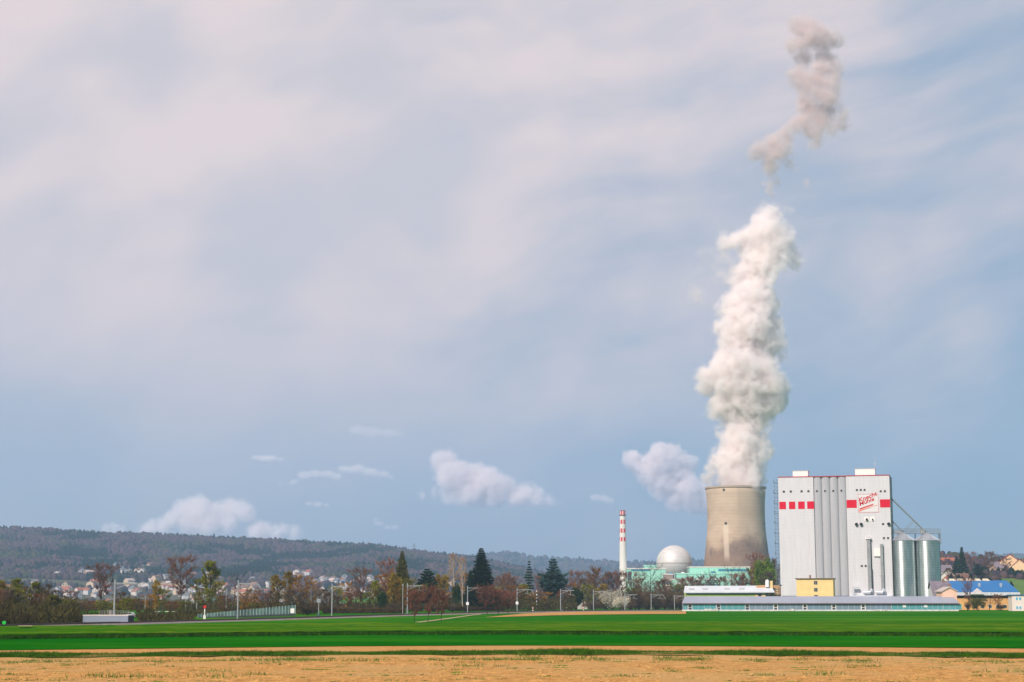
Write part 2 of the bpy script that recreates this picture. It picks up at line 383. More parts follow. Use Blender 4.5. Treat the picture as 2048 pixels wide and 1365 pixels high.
# ------------------------------------------------------------------ ground, fields, track
def ground_mat(name, cols, scale, stretch=(1, 1, 1), bump=.3, rough=.95, scale2=None):
    """soil or crop: three real colours mixed by two noises"""
    if name in MATS: return MATS[name]
    m = bpy.data.materials.new(name); m.use_nodes = True; t = NT(m.node_tree); b = t.n['Principled BSDF']
    p = t.v('MULTIPLY', t.new('ShaderNodeTexCoord').outputs['Object'], stretch)
    n1 = t.noise(p, scale, 6, .65); n2 = t.noise(t.v('ADD', p, (31, 7, 2)), scale2 or scale * .12, 3, .5)
    c = t.mix(t.rng(n1, .35, .68), cols[0], cols[1]); c = t.mix(t.rng(n2, .42, .68), c, cols[2])
    t.put(b.inputs['Base Color'], c); b.inputs['Roughness'].default_value = rough; b.inputs['Specular IOR Level'].default_value = 0.
    bn = t.new('ShaderNodeBump'); bn.inputs['Strength'].default_value = bump; bn.inputs['Distance'].default_value = .15
    t.put(bn.inputs['Height'], n1); t.l.new(bn.outputs[0], b.inputs['Normal'])
    MATS[name] = m; return m
SOIL = lambda: ground_mat('soil', [(.38, .20, .068, 1), (.58, .32, .108, 1), (.46, .28, .11, 1)], 1.4, (1, .55, 1), .6)
GREEN1 = lambda: ground_mat('young_crop', [(.003, .09, .002, 1), (.006, .13, .003, 1), (.020, .14, .004, 1)], .8, (.35, .8, 1))
GREEN2 = lambda: ground_mat('meadow', [(.013, .115, .001, 1), (.020, .15, .002, 1), (.060, .175, .005, 1)], .35, (.25, .8, 1))

def ground_grid():
    xs = np.unique(np.concatenate([np.linspace(-9800, -400, 24), np.linspace(-400, 400, 81), np.linspace(400, 9800, 24)]))
    ys = np.unique(np.concatenate([np.linspace(-480, 40, 8), np.linspace(40, 1000, 97), np.linspace(1000, 9700, 40)]))
    v = [(x, y, gz(x, y)) for y in ys for x in xs]; nx = len(xs)
    f = [(j * nx + i, j * nx + i + 1, (j + 1) * nx + i + 1, (j + 1) * nx + i) for j in range(len(ys) - 1) for i in range(nx - 1)]
    link_mesh('ground', mesh_np('ground', v, f, True), GREEN2(), kind='structure')

def interp(pts, x):
    if x <= pts[0][0]: return pts[0][1]
    for a, b in zip(pts, pts[1:]):
        if x <= b[0]:
            k = (x - a[0]) / (b[0] - a[0]); k = k * k * (3 - 2 * k) if False else k
            return a[1] + (b[1] - a[1]) * k
    return pts[-1][1]
E1 = [(-500, 1322), (0, 1318), (400, 1315), (700, 1313), (1000, 1311.6), (1300, 1312), (1700, 1314.5), (2048, 1318), (2500, 1323)]
E2 = [(-500, 1314), (0, 1310.5), (400, 1307.5), (700, 1305.5), (1000, 1304), (1300, 1303.5), (1700, 1306), (2048, 1309.5), (2500, 1314)]
E3 = [(-500, 1307), (0, 1302.7), (400, 1298), (700, 1294.5), (1000, 1292.8), (1300, 1293.6), (1700, 1296), (2048, 1299), (2500, 1303)]
E4 = [(-500, 1286), (0, 1281), (400, 1275.5), (700, 1272.3), (1000, 1271), (1300, 1272), (1700, 1273.5), (2048, 1275.6), (2500, 1278)]
E5 = [(-500, 1266), (0, 1260), (400, 1255.5), (700, 1252), (1024, 1249.5), (1400, 1248), (2048, 1249), (2500, 1251)]
E0 = [(-500, 1620), (2500, 1620)]
def strip(name, near, far, m, dz, n=8, px0=-1500, px1=3550, step=30, zf=None, **kw):
    v = []; cols = list(range(px0, px1 + 1, step))
    for px in cols:
        a = on_ground(px, interp(near, px)); b = on_ground(px, interp(far, px))
        for j in range(n + 1):
            q = a.lerp(b, j / n); v.append((q.x, q.y, gz(q.x, q.y) + dz + (zf(q, j / n) if zf else 0)))
    f = [(i * (n + 1) + j, (i + 1) * (n + 1) + j, (i + 1) * (n + 1) + j + 1, i * (n + 1) + j + 1) for i in range(len(cols) - 1) for j in range(n)]
    return link_mesh(name, mesh_np(name, v, f, True), m, kind='structure', **kw)

def blades(pts, hs, w, seed, lean=.35):
    """upright grass blades: one bent triangle pair each"""
    rs = np.random.RandomState(seed); n = len(pts); pts = np.asarray(pts); hs = np.asarray(hs)
    a = rs.uniform(0, 2 * np.pi, n); dx = np.cos(a) * w * rs.uniform(.6, 1.4, n); dy = np.sin(a) * w * rs.uniform(.6, 1.4, n)
    lx = rs.normal(0, lean, n) * hs; ly = rs.normal(0, lean, n) * hs
    v = np.zeros((n, 3, 3))
    v[:, 0] = pts + np.c_[-dx, -dy, np.zeros(n)]; v[:, 1] = pts + np.c_[dx, dy, np.zeros(n)]; v[:, 2] = pts + np.c_[lx, ly, hs]
    return v.reshape(-1, 3), np.arange(n * 3).reshape(-1, 3)
def grass_mat(name, a, b):
    """leaf colours drawn per place, a little light let through"""
    if name in MATS: return MATS[name]
    m = bpy.data.materials.new(name); m.use_nodes = True; t = NT(m.node_tree); bs = t.n['Principled BSDF']
    n = t.noise(t.new('ShaderNodeTexCoord').outputs['Object'], 1.3, 4, .6)
    c = t.mix(t.rng(n, .35, .65), col(a), col(b)); t.put(bs.inputs['Base Color'], c); bs.inputs['Roughness'].default_value = .7
    bs.inputs['Specular IOR Level'].default_value = 0.
    tr = t.new('ShaderNodeBsdfTranslucent'); t.put(tr.inputs[0], c); mx = t.new('ShaderNodeMixShader'); mx.inputs[0].default_value = .3
    out = t.n['Material Output']; t.l.new(bs.outputs[0], mx.inputs[1]); t.l.new(tr.outputs[0], mx.inputs[2]); t.l.new(mx.outputs[0], out.inputs[0])
    MATS[name] = m; return m

def build_fields():
    ground_grid()
    def furrow(q, k):   # low ridges left by the harrow, and clods
        return .05 * math.sin(q.y * 2.1 + math.sin(q.x * .2)) + .06 * mnoise.noise((q.x * .5, q.y * .5, 1))
    strip('plowed_field', E0, E1, SOIL(), .03, n=60, step=18, zf=furrow)
    strip('grass_strip_ground', E1, E2, ground_mat('strip', [(.06, .09, .02, 1), (.05, .11, .015, 1), (.34, .21, .08, 1)], 1.2, (.4, 1, 1), scale2=.35), .07, n=3)
    strip('soil_strip', E2, E3, SOIL(), .05, n=4, step=20)
    strip('green_crop_field', E3, E4, GREEN1(), .10, n=6)
    rnd = np.random.RandomState(4)
    # grass strip: clumps of blades of uneven height
    P = []; Hh = []
    for k in range(5200):
        px = rnd.uniform(-700, 2750); e1 = interp(E1, px); e2 = interp(E2, px)
        c = on_ground(px, rnd.uniform(e2 + .2, e1 - .6)); big = mnoise.noise((c.x * .12, 3, 5))
        if big < -.25 and rnd.rand() < .7: continue
        s = .17 + .19 * max(0, big + .25) * rnd.uniform(.5, 1.5); n = int(20 + 50 * s)
        xy = rnd.normal(0, .32, (n, 2))
        P.append(np.c_[c.x + xy[:, 0] * 1.3, c.y + xy[:, 1], np.full(n, c.z + .05)]); Hh.append(rnd.uniform(.35, 1.1, n) * s * rnd.uniform(.55, 1.25))
    v, f = blades(np.vstack(P), np.concatenate(Hh), .02, 1)
    link_mesh('grass', mesh_np('grass', v, f), grass_mat('strip_grass', (.02, .075, .006), (.075, .17, .014)), kind='stuff', label='ragged green grass verge between two strips of bare soil')
    # weeds scattered over the bare soil, thinner towards the camera
    P = []; Hh = []
    for k in range(430):
        row = rnd.rand() < .55
        px = rnd.uniform(-160, 2210); py = (interp(E1, px) + 9 + rnd.normal(0, 1.7)) if row else interp(E1, px) + 3 + 52 * rnd.rand() ** 1.1
        if mnoise.noise((px * .012, py * .05, 2)) < -.05 and rnd.rand() < .75: continue
        c = on_ground(px, py); s = rnd.uniform(.05, .17) * (2.2 if rnd.rand() < .15 else 1); n = int(22 + 130 * s)
        xy = rnd.normal(0, s * 2.0, (n, 2))
        P.append(np.c_[c.x + xy[:, 0] * 1.3, c.y + xy[:, 1], np.full(n, c.z + .04)]); Hh.append(rnd.uniform(.3, 1.2, n) * s)
    v, f = blades(np.vstack(P), np.concatenate(Hh), .022, 2, .7)
    link_mesh('weeds', mesh_np('weeds', v, f), grass_mat('weed', (.06, .15, .02), (.17, .24, .05)), kind='stuff', label='small weeds sprouting over the bare tan soil')
    # clods of earth
    ico = np.array([(0, 0, 1), (.9, 0, .1), (.28, .86, .1), (-.72, .53, .1), (-.72, -.53, .1), (.28, -.86, .1)]); fi = [(0, 1, 2), (0, 2, 3), (0, 3, 4), (0, 4, 5), (0, 5, 1)]
    V = []; Fc = []
    for k in range(9000):
        px = rnd.uniform(-30, 2080); py = interp(E1, px) + 1 + 58 * rnd.rand() ** .8
        c = on_ground(px, py); s = rnd.uniform(.03, .10) * (1 if rnd.rand() < .9 else 1.7); a = rnd.uniform(0, 6)
        q = ico * s * rnd.uniform(.7, 1.3, (6, 3)) * (1.4, 1, .75); q = np.c_[q[:, 0] * math.cos(a) - q[:, 1] * math.sin(a), q[:, 0] * math.sin(a) + q[:, 1] * math.cos(a), q[:, 2]]
        Fc.append(np.array(fi) + len(V) * 6); V.append(q + (c.x, c.y, c.z + .03))
    link_mesh('clods', mesh_np('clods', np.vstack(V), np.vstack(Fc)), SOIL(), kind='stuff', label='loose clods of tan earth on the bare field')
    # the taller crop: a sheet on top, a fringe of stalks towards us
    HC = .62
    strip('tall_crop_field', E4, E5, ground_mat('tall_crop', [(.024, .11, .002, 1), (.040, .145, .004, 1), (.10, .175, .008, 1)], 1.2, (.3, .9, 1), .8), HC - .06, n=24, step=20,
          zf=lambda q, k: .12 * mnoise.noise((q.x * .35, q.y * .35, 0)) + .07 * mnoise.noise((q.x * 1.7, q.y * 1.2, 0)))
    P = []; Hh = []
    for k in range(56000):
        px = rnd.uniform(-560, 2600); c = on_ground(px, interp(E4, px)); c.y += abs(rnd.normal(0, 1.6)) - .9
        P.append((c.x, c.y, c.z)); Hh.append(HC * rnd.uniform(.45, 1.12) + .08 * mnoise.noise((c.x * .3, 2, 2)))
    v, f = blades(P, Hh, .055, 3, .12)
    link_mesh('crop_stalks', mesh_np('crop_stalks', v, f), grass_mat('stalk', (.026, .10, .006), (.055, .15, .009)), kind='stuff', label='dense edge of the taller green crop')
    # tan soil wedge and gravel path on the far side
    def poly_strip(name, near, far, m, dz, n=3):
        v = []
        for i in range(41):
            k = i / 40; px = near[0][0] + (near[-1][0] - near[0][0]) * k
            a = on_ground(px, interp(near, px)); b = on_ground(px, interp(far, px))
            for j in range(n + 1):
                q = a.lerp(b, j / n); v.append((q.x, q.y, gz(q.x, q.y) + dz))
        f = [(i * (n + 1) + j, (i + 1) * (n + 1) + j, (i + 1) * (n + 1) + j + 1, i * (n + 1) + j + 1) for i in range(40) for j in range(n)]
        return link_mesh(name, mesh_np(name, v, f, True), m, kind='structure')
    poly_strip('soil_wedge', [(972, 1235.8), (1050, 1233.5), (1100, 1231.8), (1200, 1230), (1300, 1229), (1372, 1228.8)], [(972, 1235.5), (1050, 1228), (1130, 1224.6), (1250, 1223.8), (1372, 1223.4)], SOIL(), .10)
    poly_strip('field_path', [(792, 1250.6), (850, 1245), (900, 1238.6), (940, 1232.5), (962, 1230)], [(792, 1249.6), (850, 1243.3), (900, 1236.9), (940, 1231.2), (962, 1229)], ground_mat('gravel_path', [(.36, .27, .17, 1), (.48, .37, .25, 1), (.42, .36, .22, 1)], 1.5), .10)
    poly_strip('field_track', [(36, 1264.4), (64, 1264.4)], [(36, 1263), (64, 1263)], ground_mat('gravel_path', [], 1), .8)

TRK = [(-260, 1262), (-60, 1257), (0, 1255.3), (60, 1253.7), (150, 1251.5), (238, 1249.2), (360, 1245.6), (482, 1242), (575, 1239), (668, 1236), (742, 1233.6), (817, 1231.4), (936, 1228.2), (1034, 1225.9), (1120, 1224.6), (1185, 1223.8), (1247, 1223), (1299, 1222.4), (1345, 1222), (1400, 1221.6)]
def track_pt(px, Y): return Vector(((px - 1024) / F * Y, Y, gz(0, Y)))
def build_track():
    pts = [on_ground(*p) for p in TRK]
    def ribbon(name, prof, m, **kw):
        """profile of (offset to the right of travel, height) swept along the track"""
        v = []; n = len(prof)
        for i, p in enumerate(pts):
            d = (pts[min(i + 1, len(pts) - 1)] - pts[max(i - 1, 0)]); d.z = 0; d.normalize(); r = Vector((d.y, -d.x, 0))
            for o, h in prof: q = p + r * o; v.append((q.x, q.y, q.z + h))
        f = [(i * n + j, i * n + j + 1, (i + 1) * n + j + 1, (i + 1) * n + j) for i in range(len(pts) - 1) for j in range(n - 1)]
        return link_mesh(name, mesh_np(name, v, f, True), m, **kw)
    ribbon('ballast_bed', [(4.9, -.02), (4.3, .28), (-4.3, .28), (-4.9, -.02)], ground_mat('ballast', [(.20, .17, .16, 1), (.32, .28, .26, 1), (.24, .18, .15, 1)], 2.5), kind='structure')
    for o in (3.0, 1.55, -1.55, -3.0):
        ribbon('rail', [(o + .07, .29), (o + .07, .47), (o - .07, .47), (o - .07, .29)], mat('rail_steel', (.07, .045, .035), .6), label='rusty rail, %s of the four on the ballast bed' % {3.0: 'nearest', 1.55: 'second', -1.55: 'third', -3.0: 'farthest'}[o], cat='rail', group='rails of the double track')
    steel = mat('mast_steel', (.29, .32, .33), .45, .25)
    masts = {238: 1160, 482: 1161, 668: 1168, 817: 1167, 936: 1172, 1034: 1176, 1120: 1178, 1185: 1180, 1247: 1187, 1299: 1187.5, 1345: 1190}
    side = {238: 'the grey box hall', 482: 'the glazed barrier', 668: 'the village and green meadow', 817: 'the tall olive larch', 936: 'the dark spruce', 1034: 'the orchard pair', 1120: 'the bluish cedar', 1185: 'the brown bare trees',
            1247: 'the white blossom shrub', 1299: 'the brown scrub', 1345: 'the glass hall end'}
    for i, (px, top) in enumerate(masts.items()):
        b = on_ground(px, interp(TRK, px)); Y = b.y + 5; b = track_pt(px, Y); k = (at(px, top, Y).z - b.z) / 8.6
        e = empty('catenary_mast', b, label='grey steel railway mast with a cantilever arm in front of %s' % side[px], cat='railway mast', group='masts along the railway')
        MB().box(-.14, .14, -.14, .14, 0, 8.6 * k).box(-.4, .4, -.4, .4, 0, .45).build('pole', steel, e)
        z = 7.9 * k; L = 4.6
        a = MB().bar((.1, 0, z), (L, 0, z + .05), .2).bar((.1, 0, z - 1.0), (L * .62, 0, z), .14)
        if i % 2: a.bar((L, 0, z), (L + .9, 0, z - 1.5), .2)
        a.build('cantilever', steel, e)
        MB().bar((L * .75, 0, z - .1), (L * .72, 0, z - 1.4), .14).bar((L * .55, 0, z - 1.15), (L + .2, 0, z - 1.55), .12).build('registration_arm', steel, e)
        if px in (936, 1034):
            MB().box(-.42, .42, -.3, -.18, 2.6, 3.5).build('sign_plate', mat('sign_white', (.75, .76, .75), .5), e)
    thin = mat('thin_mast', (.28, .30, .28), .6)
    for px, Y, h in ((379, 520, 7.0), (401, 540, 6.0), (509, 520, 8.0), (808, 520, 9.0), (299, 500, 5.5), (459, 515, 7.5)):
        b = track_pt(px, Y)
        tag(MB().box(-.1, .1, -.1, .1, 0, h).box(-.25, .25, -.14, .14, h - .5, h - .2).build('lamp_mast', thin, loc=b), 'thin grey lamp mast among the trees, %s' % {379: 'left of the red signal disc', 401: 'just left of the red signal disc', 509: 'right of the second railway mast', 808: 'just left of the fourth railway mast', 299: 'right of the grey box hall', 459: 'just left of the second railway mast'}[px], 'lamp post', 'thin lamp masts behind the track')
    # signals and little posts beside the line
    red = mat('signal_red', (.55, .03, .03), .4); white = mat('post_white', (.75, .74, .70), .5)
    e = empty('railway_signal', track_pt(417, 430), label='red round signal disc on a short white post, left of the glazed barrier', cat='signal')
    MB().tube((0, -.1, 3.0), (0, .1, 3.0), .4, n=16).build('disc', red, e); MB().box(-.12, .12, -.1, .1, 0, 2.5).box(-.3, .3, -.15, .15, 0, .9).build('post', white, e)
    e = empty('signal_cabinet', track_pt(642, 455), label='slim grey signal mast with a lantern box left of the third railway mast', cat='signal')
    MB().box(-.09, .09, -.09, .09, 0, 4.6).build('post', steel, e); MB().box(-.5, .5, -.25, .25, 3.9, 4.9).build('lantern', steel, e); MB().box(-.4, .4, -.3, .3, 0, .9).build('cabinet', mat('cab_green', (.05, .12, .10), .5), e)
    e = empty('railway_signal', track_pt(1073, 660), label='tall black and white banded signal pole in front of the orange bare tree', cat='signal')
    for j in range(12): MB().tube((0, 0, j * .65), (0, 0, j * .65 + .65), .17, n=8).build('band', white if j % 2 else mat('signal_black', (.03, .03, .03), .5), e)
    for px, Y, s in ((1065, 655, 'left of the banded signal pole'), (1123, 690, 'behind the bluish cedar mast'), (1132, 694, 'just right of the cedar mast'), (1165, 735, 'in front of the small gabled house')):
        e = empty('marker_post', track_pt(px, Y), label='short red and white marker post ' + s, cat='marker post', group='red and white marker posts')
        for j in range(4): MB().box(-.2, .2, -.15, .15, j * .45, j * .45 + .45).build('band', red if j % 2 else white, e)
    e = empty('signal_lamp', track_pt(1145, 715), label='dark signal box showing a green lamp beside the marker posts', cat='signal')
    MB().box(-1.2, 1.2, -.3, .3, .5, 1.7).build('housing', mat('signal_black', (.03, .03, .03), .5), e); MB().tube((0, -.5, .6), (0, -.3, .6), .45, n=12).build('green_lens', mat('lens_green', (.02, .5, .06), .3), e)
    e = empty('signal_lamp', track_pt(22, 285), label='small bright green lamp on a stub at the far left of the track', cat='signal')
    MB().box(-.1, .1, -.1, .1, 0, .4).build('stub', steel, e); MB().tube((0, -.15, .75), (0, .15, .75), .3, n=12).build('green_lens', mat('lens_green', (.02, .5, .06), .3), e)
    e = empty('warning_board', track_pt(98, 325), label='small pink and white board on a post at the left track edge', cat='sign')
    MB().box(-.3, .3, -.05, .05, .6, 1.3).build('board', mat('pinkish', (.65, .28, .27), .5), e); MB().box(-.06, .06, .06, .14, 0, 1.2).build('post', white, e)
# ------------------------------------------------------------------ hills and the wood on them
RIDGE1 = [(-900, 1040), (-300, 1050), (0, 1060), (60, 1060), (180, 1069), (330, 1074), (520, 1084), (640, 1090), (740, 1094), (800, 1102), (860, 1111), (960, 1121), (1040, 1140), (1150, 1165), (1300, 1188), (1500, 1206)]
RIDGE2 = [(500, 1150), (800, 1128), (930, 1121), (970, 1115), (1010, 1112), (1030, 1113), (1050, 1120), (1120, 1125), (1200, 1129), (1240, 1131), (1300, 1131), (1380, 1126), (1410, 1132), (1550, 1136), (1800, 1118), (2048, 1116), (2600, 1105)]
RIDGE3 = [(1500, 1200), (1700, 1160), (1860, 1120), (1885, 1112), (1905, 1112), (1930, 1118), (1970, 1122), (2010, 1122), (2060, 1126), (2200, 1120), (2700, 1105)]
HILLS = {1: (RIDGE1, 2300., 4500., 1.25), 2: (RIDGE2, 5600., 8200., 1.0), 3: (RIDGE3, 860., 1750., .9)}
def hz_(k, px, Y):
    ridge, y0, y1, pw = HILLS[k]
    t = (Y - y0) / (y1 - y0); zr = at(px, interp(ridge, px), y1).z
    s = max(0, min(1, t)) ** pw if t < 1 else 1 - (t - 1) * 1.4
    x = (px - 1024) / F * Y
    bumps = mnoise.noise((x / 420 + k * 9, Y / 520, .3)) * .12 + mnoise.noise((x / 170, Y / 210, k)) * .045
    return -4 + (zr + 4) * (s + bumps * 4 * max(0, t) * max(0, 1 - min(1, t)) + bumps * .0)
def hill_hit(k, px, py):
    """distance at which the ray through this spot meets the hill"""
    r, y0, y1, _ = HILLS[k]; d = ray(px, py); Y = y0
    while Y < y1:
        z = CAMZ + d.z / d.y * Y
        if hz_(k, px, Y) >= z: return Vector((d.x / d.y * Y, Y, z))
        Y += (y1 - y0) / 400
    return None
def build_hill(k, name, m):
    ridge, y0, y1, _ = HILLS[k]; p0, p1 = ridge[0][0], ridge[-1][0]
    cols = np.arange(p0, p1 + 1, 14); rows = np.concatenate([np.linspace(y0, y1, 50), np.linspace(y1 * 1.02, y1 * 1.16, 5)])
    v = [((px - 1024) / F * Y, Y, hz_(k, px, Y)) for Y in rows for px in cols]; n = len(cols)
    f = [(j * n + i, j * n + i + 1, (j + 1) * n + i + 1, (j + 1) * n + i) for j in range(len(rows) - 1) for i in range(n - 1)]
    link_mesh(name, mesh_np(name, v, f, True), m, kind='structure')

def wood_mat():
    if 'wood' in MATS: return MATS['wood']
    m = bpy.data.materials.new('far_wood'); m.use_nodes = True; t = NT(m.node_tree); b = t.n['Principled BSDF']
    a = t.new('ShaderNodeAttribute', attribute_name='kind'); ramp = t.new('ShaderNodeValToRGB'); t.l.new(a.outputs['Fac'], ramp.inputs[0])
    e = ramp.color_ramp.elements; ramp.color_ramp.interpolation = 'LINEAR'
    stops = [(0, (.056, .034, .042)), (.25, (.092, .058, .060)), (.42, (.036, .030, .046)), (.55, (.066, .060, .030)), (.68, (.034, .046, .022)), (.74, (.008, .020, .014)), (1, (.004, .010, .010))]
    e[0].position, e[0].color = stops[0][0], col(stops[0][1]); e[1].position, e[1].color = stops[-1][0], col(stops[-1][1])
    for p, c in stops[1:-1]:
        x = e.new(p); x.color = col(c)
    t.l.new(ramp.outputs[0], b.inputs['Base Color']); b.inputs['Roughness'].default_value = .95; b.inputs['Specular IOR Level'].default_value = .05
    MATS['wood'] = m; return m
def ico_sphere(sub):
    bm = bmesh.new(); bmesh.ops.create_icosphere(bm, subdivisions=sub, radius=1); bm.verts.ensure_lookup_table()
    v = np.array([x.co[:] for x in bm.verts]); f = np.array([[y.index for y in x.verts] for x in bm.faces]); bm.free(); return v, f
def build_wood(k, sx, sy, r, seed, keep, label, px0, px1, tail=1.03):
    rs = np.random.RandomState(seed); bv, bf = ico_sphere(2); keepf = (bv[bf].mean(1)[:, 2] > -.35); bf = bf[keepf]
    ridge, y0, y1, _ = HILLS[k]; V = []; Fs = []; K = []; nb = 0
    Y = y0 + 20
    while Y < y1 * tail:
        w = F * sx / Y; px = px0 + rs.uniform(0, w)
        while px < px1:
            x = (px - 1024) / F * Y; q = keep(px, Y, x)
            if q > 0:
                con = mnoise.noise((x / 150 + 3 * k, Y / 260, 5)) + .7 * mnoise.noise((x / 48, Y / 90, 8)) + rs.uniform(-.14, .14)
                near_top = max(0, 1 - abs(Y / y1 - 1) * 16) * .14
                dark = con > .12 - near_top * .6
                rr = r * rs.uniform(.65, 1.25) * (q if q < 1 else 1); j = rs.uniform(.72, 1.25, (len(bv), 1))
                hh = rr * (rs.uniform(1.15, 1.6) if dark else rs.uniform(1.0, 1.45))
                p = bv * j * (rr, rr, hh)
                if dark:
                    tp = np.clip(bv[:, 2:3] * .5 + .5, 0, 1); p[:, :2] *= (1.15 - .95 * tp)
                V.append(p + (x + rs.uniform(-sx, sx) * .4, Y + rs.uniform(-sy, sy) * .4, hz_(k, px, Y) + hh * .35))
                Fs.append(bf + nb); nb += len(bv)
                g = .5 + .75 * mnoise.noise((x / 120, Y / 200, 2))
                K.append(np.full(len(bv), rs.uniform(.8, 1) if dark else min(.70, max(0, .68 * g + rs.uniform(-.22, .22)))))
            px += w * rs.uniform(.7, 1.3)
        Y += sy
    me = mesh_np('forest', np.vstack(V), np.vstack(Fs), False); at_ = me.attributes.new('kind', 'FLOAT', 'POINT'); at_.data.foreach_set('value', np.concatenate(K).astype(np.float32))
    link_mesh('forest', me, wood_mat(), kind='stuff', label=label); print('forest', k, len(V))
HOUSES = []
def keep1(px, Y, x):
    if Y < 3700 and any(abs(x - a) < 9 and -50 < Y - b < 12 for a, b in HOUSES): return 0
    t = (Y - 2300) / 2200
    if t < .30: return .8 if mnoise.noise((x / 70, Y / 110, 4)) > .12 + .5 * (.30 - t) else 0
    return 1
def keep2(px, Y, x): return 1
def keep3(px, Y, x):
    if px > 1975 and Y < 1180: return 0
    return .8 if mnoise.noise((x / 30, Y / 60, 4)) > (-.05 if Y > 1300 else .2) else 0
def build_hills():
    build_village()
    hm = mat('hill_floor', (.10, .085, .055), .95, var=.2, scale=.01, c2=(.07, .075, .035))
    build_hill(1, 'hills', hm); build_hill(2, 'far_hills', hm)
    build_hill(3, 'hillside', mat('hillside_grass', (.10, .17, .03), .95, var=.2, scale=.03, c2=(.07, .14, .02)))
    build_wood(1, 9, 18, 6.0, 1, keep1, 'bare brown and dark evergreen wood covering the long ridge', -260, 1330)
    build_wood(2, 22, 46, 13.5, 2, keep2, 'blue hazy wood on the more distant ridge', 860, 2200)
    build_wood(3, 6, 13, 3.6, 3, keep3, 'grey brown copse along the top of the right hillside', 1500, 2300)
    # patches of meadow on the long hill
    # power line pylon on the crest
    p = at(828, interp(RIDGE1, 828), 4480); st = mat('pylon_steel', (.16, .17, .18), .6, .3); h = 27.
    e = empty('power_pylon', (p.x, p.y, p.z - 3), label='tiny lattice pylon standing on the crest of the wooded ridge', cat='pylon')
    m = MB()
    for sx in (-1, 1):
        for sy in (-1, 1): m.bar((sx * 3, sy * 3, 0), (sx * .5, sy * .5, h), .6)
    for j in range(6):
        z0 = h * j / 6; z1 = h * (j + 1) / 6; w0 = 3 - 2.5 * j / 6; w1 = 3 - 2.5 * (j + 1) / 6; m.bar((-w0, -w0, z0), (w1, -w1, z1), .35).bar((w0, -w0, z0), (-w1, -w1, z1), .35)
    m.build('lattice', st, e)
    for z, w in ((h * .72, 6), (h * .86, 5), (h * .98, 3.5)): MB().bar((-w, 0, z), (w, 0, z), .55).build('crossarm', st, e)

# ------------------------------------------------------------------ the village: small houses, each a thing of its own
def house_proto(i, w, d, h, rh, wall, roof):
    e = empty('village_house', (0, 0, 0))
    MB().prism([(-w / 2, -4), (w / 2, -4), (w / 2, h), (0, h + rh * .93), (-w / 2, h)], -d / 2, d / 2).build('wall', wall, e)
    o = .5; t = .35; k = rh / (w / 2)
    m = MB()
    for s in (-1, 1):
        m.prism([(0, h + rh), (s * (w / 2 + o), h - o * k), (s * (w / 2 + o), h - o * k + t), (0, h + rh + t)], -d / 2 - o, d / 2 + o)
    rf = m.build('roof', roof, e)
    MB().box(w * .12, w * .12 + .7, d * .1, d * .1 + .7, h, h + rh + 1.0).build('chimney', wall, rf)
    dark = mat('village_window', (.04, .045, .05), .3)
    for zz in ((1.2, 4.0) if h > 4.5 else (1.2,)):
        for xx in (-w * .28, w * .12): MB().box(xx, xx + 1.2, -d / 2 - .06, -d / 2, zz, zz + 1.4).build('window', dark, e)
    return e
def copy_tree(o, parent=None):
    c = o.copy(); COL.objects.link(c)
    if parent is not None: c.parent = parent
    for ch in o.children: copy_tree(ch, c)
    return c
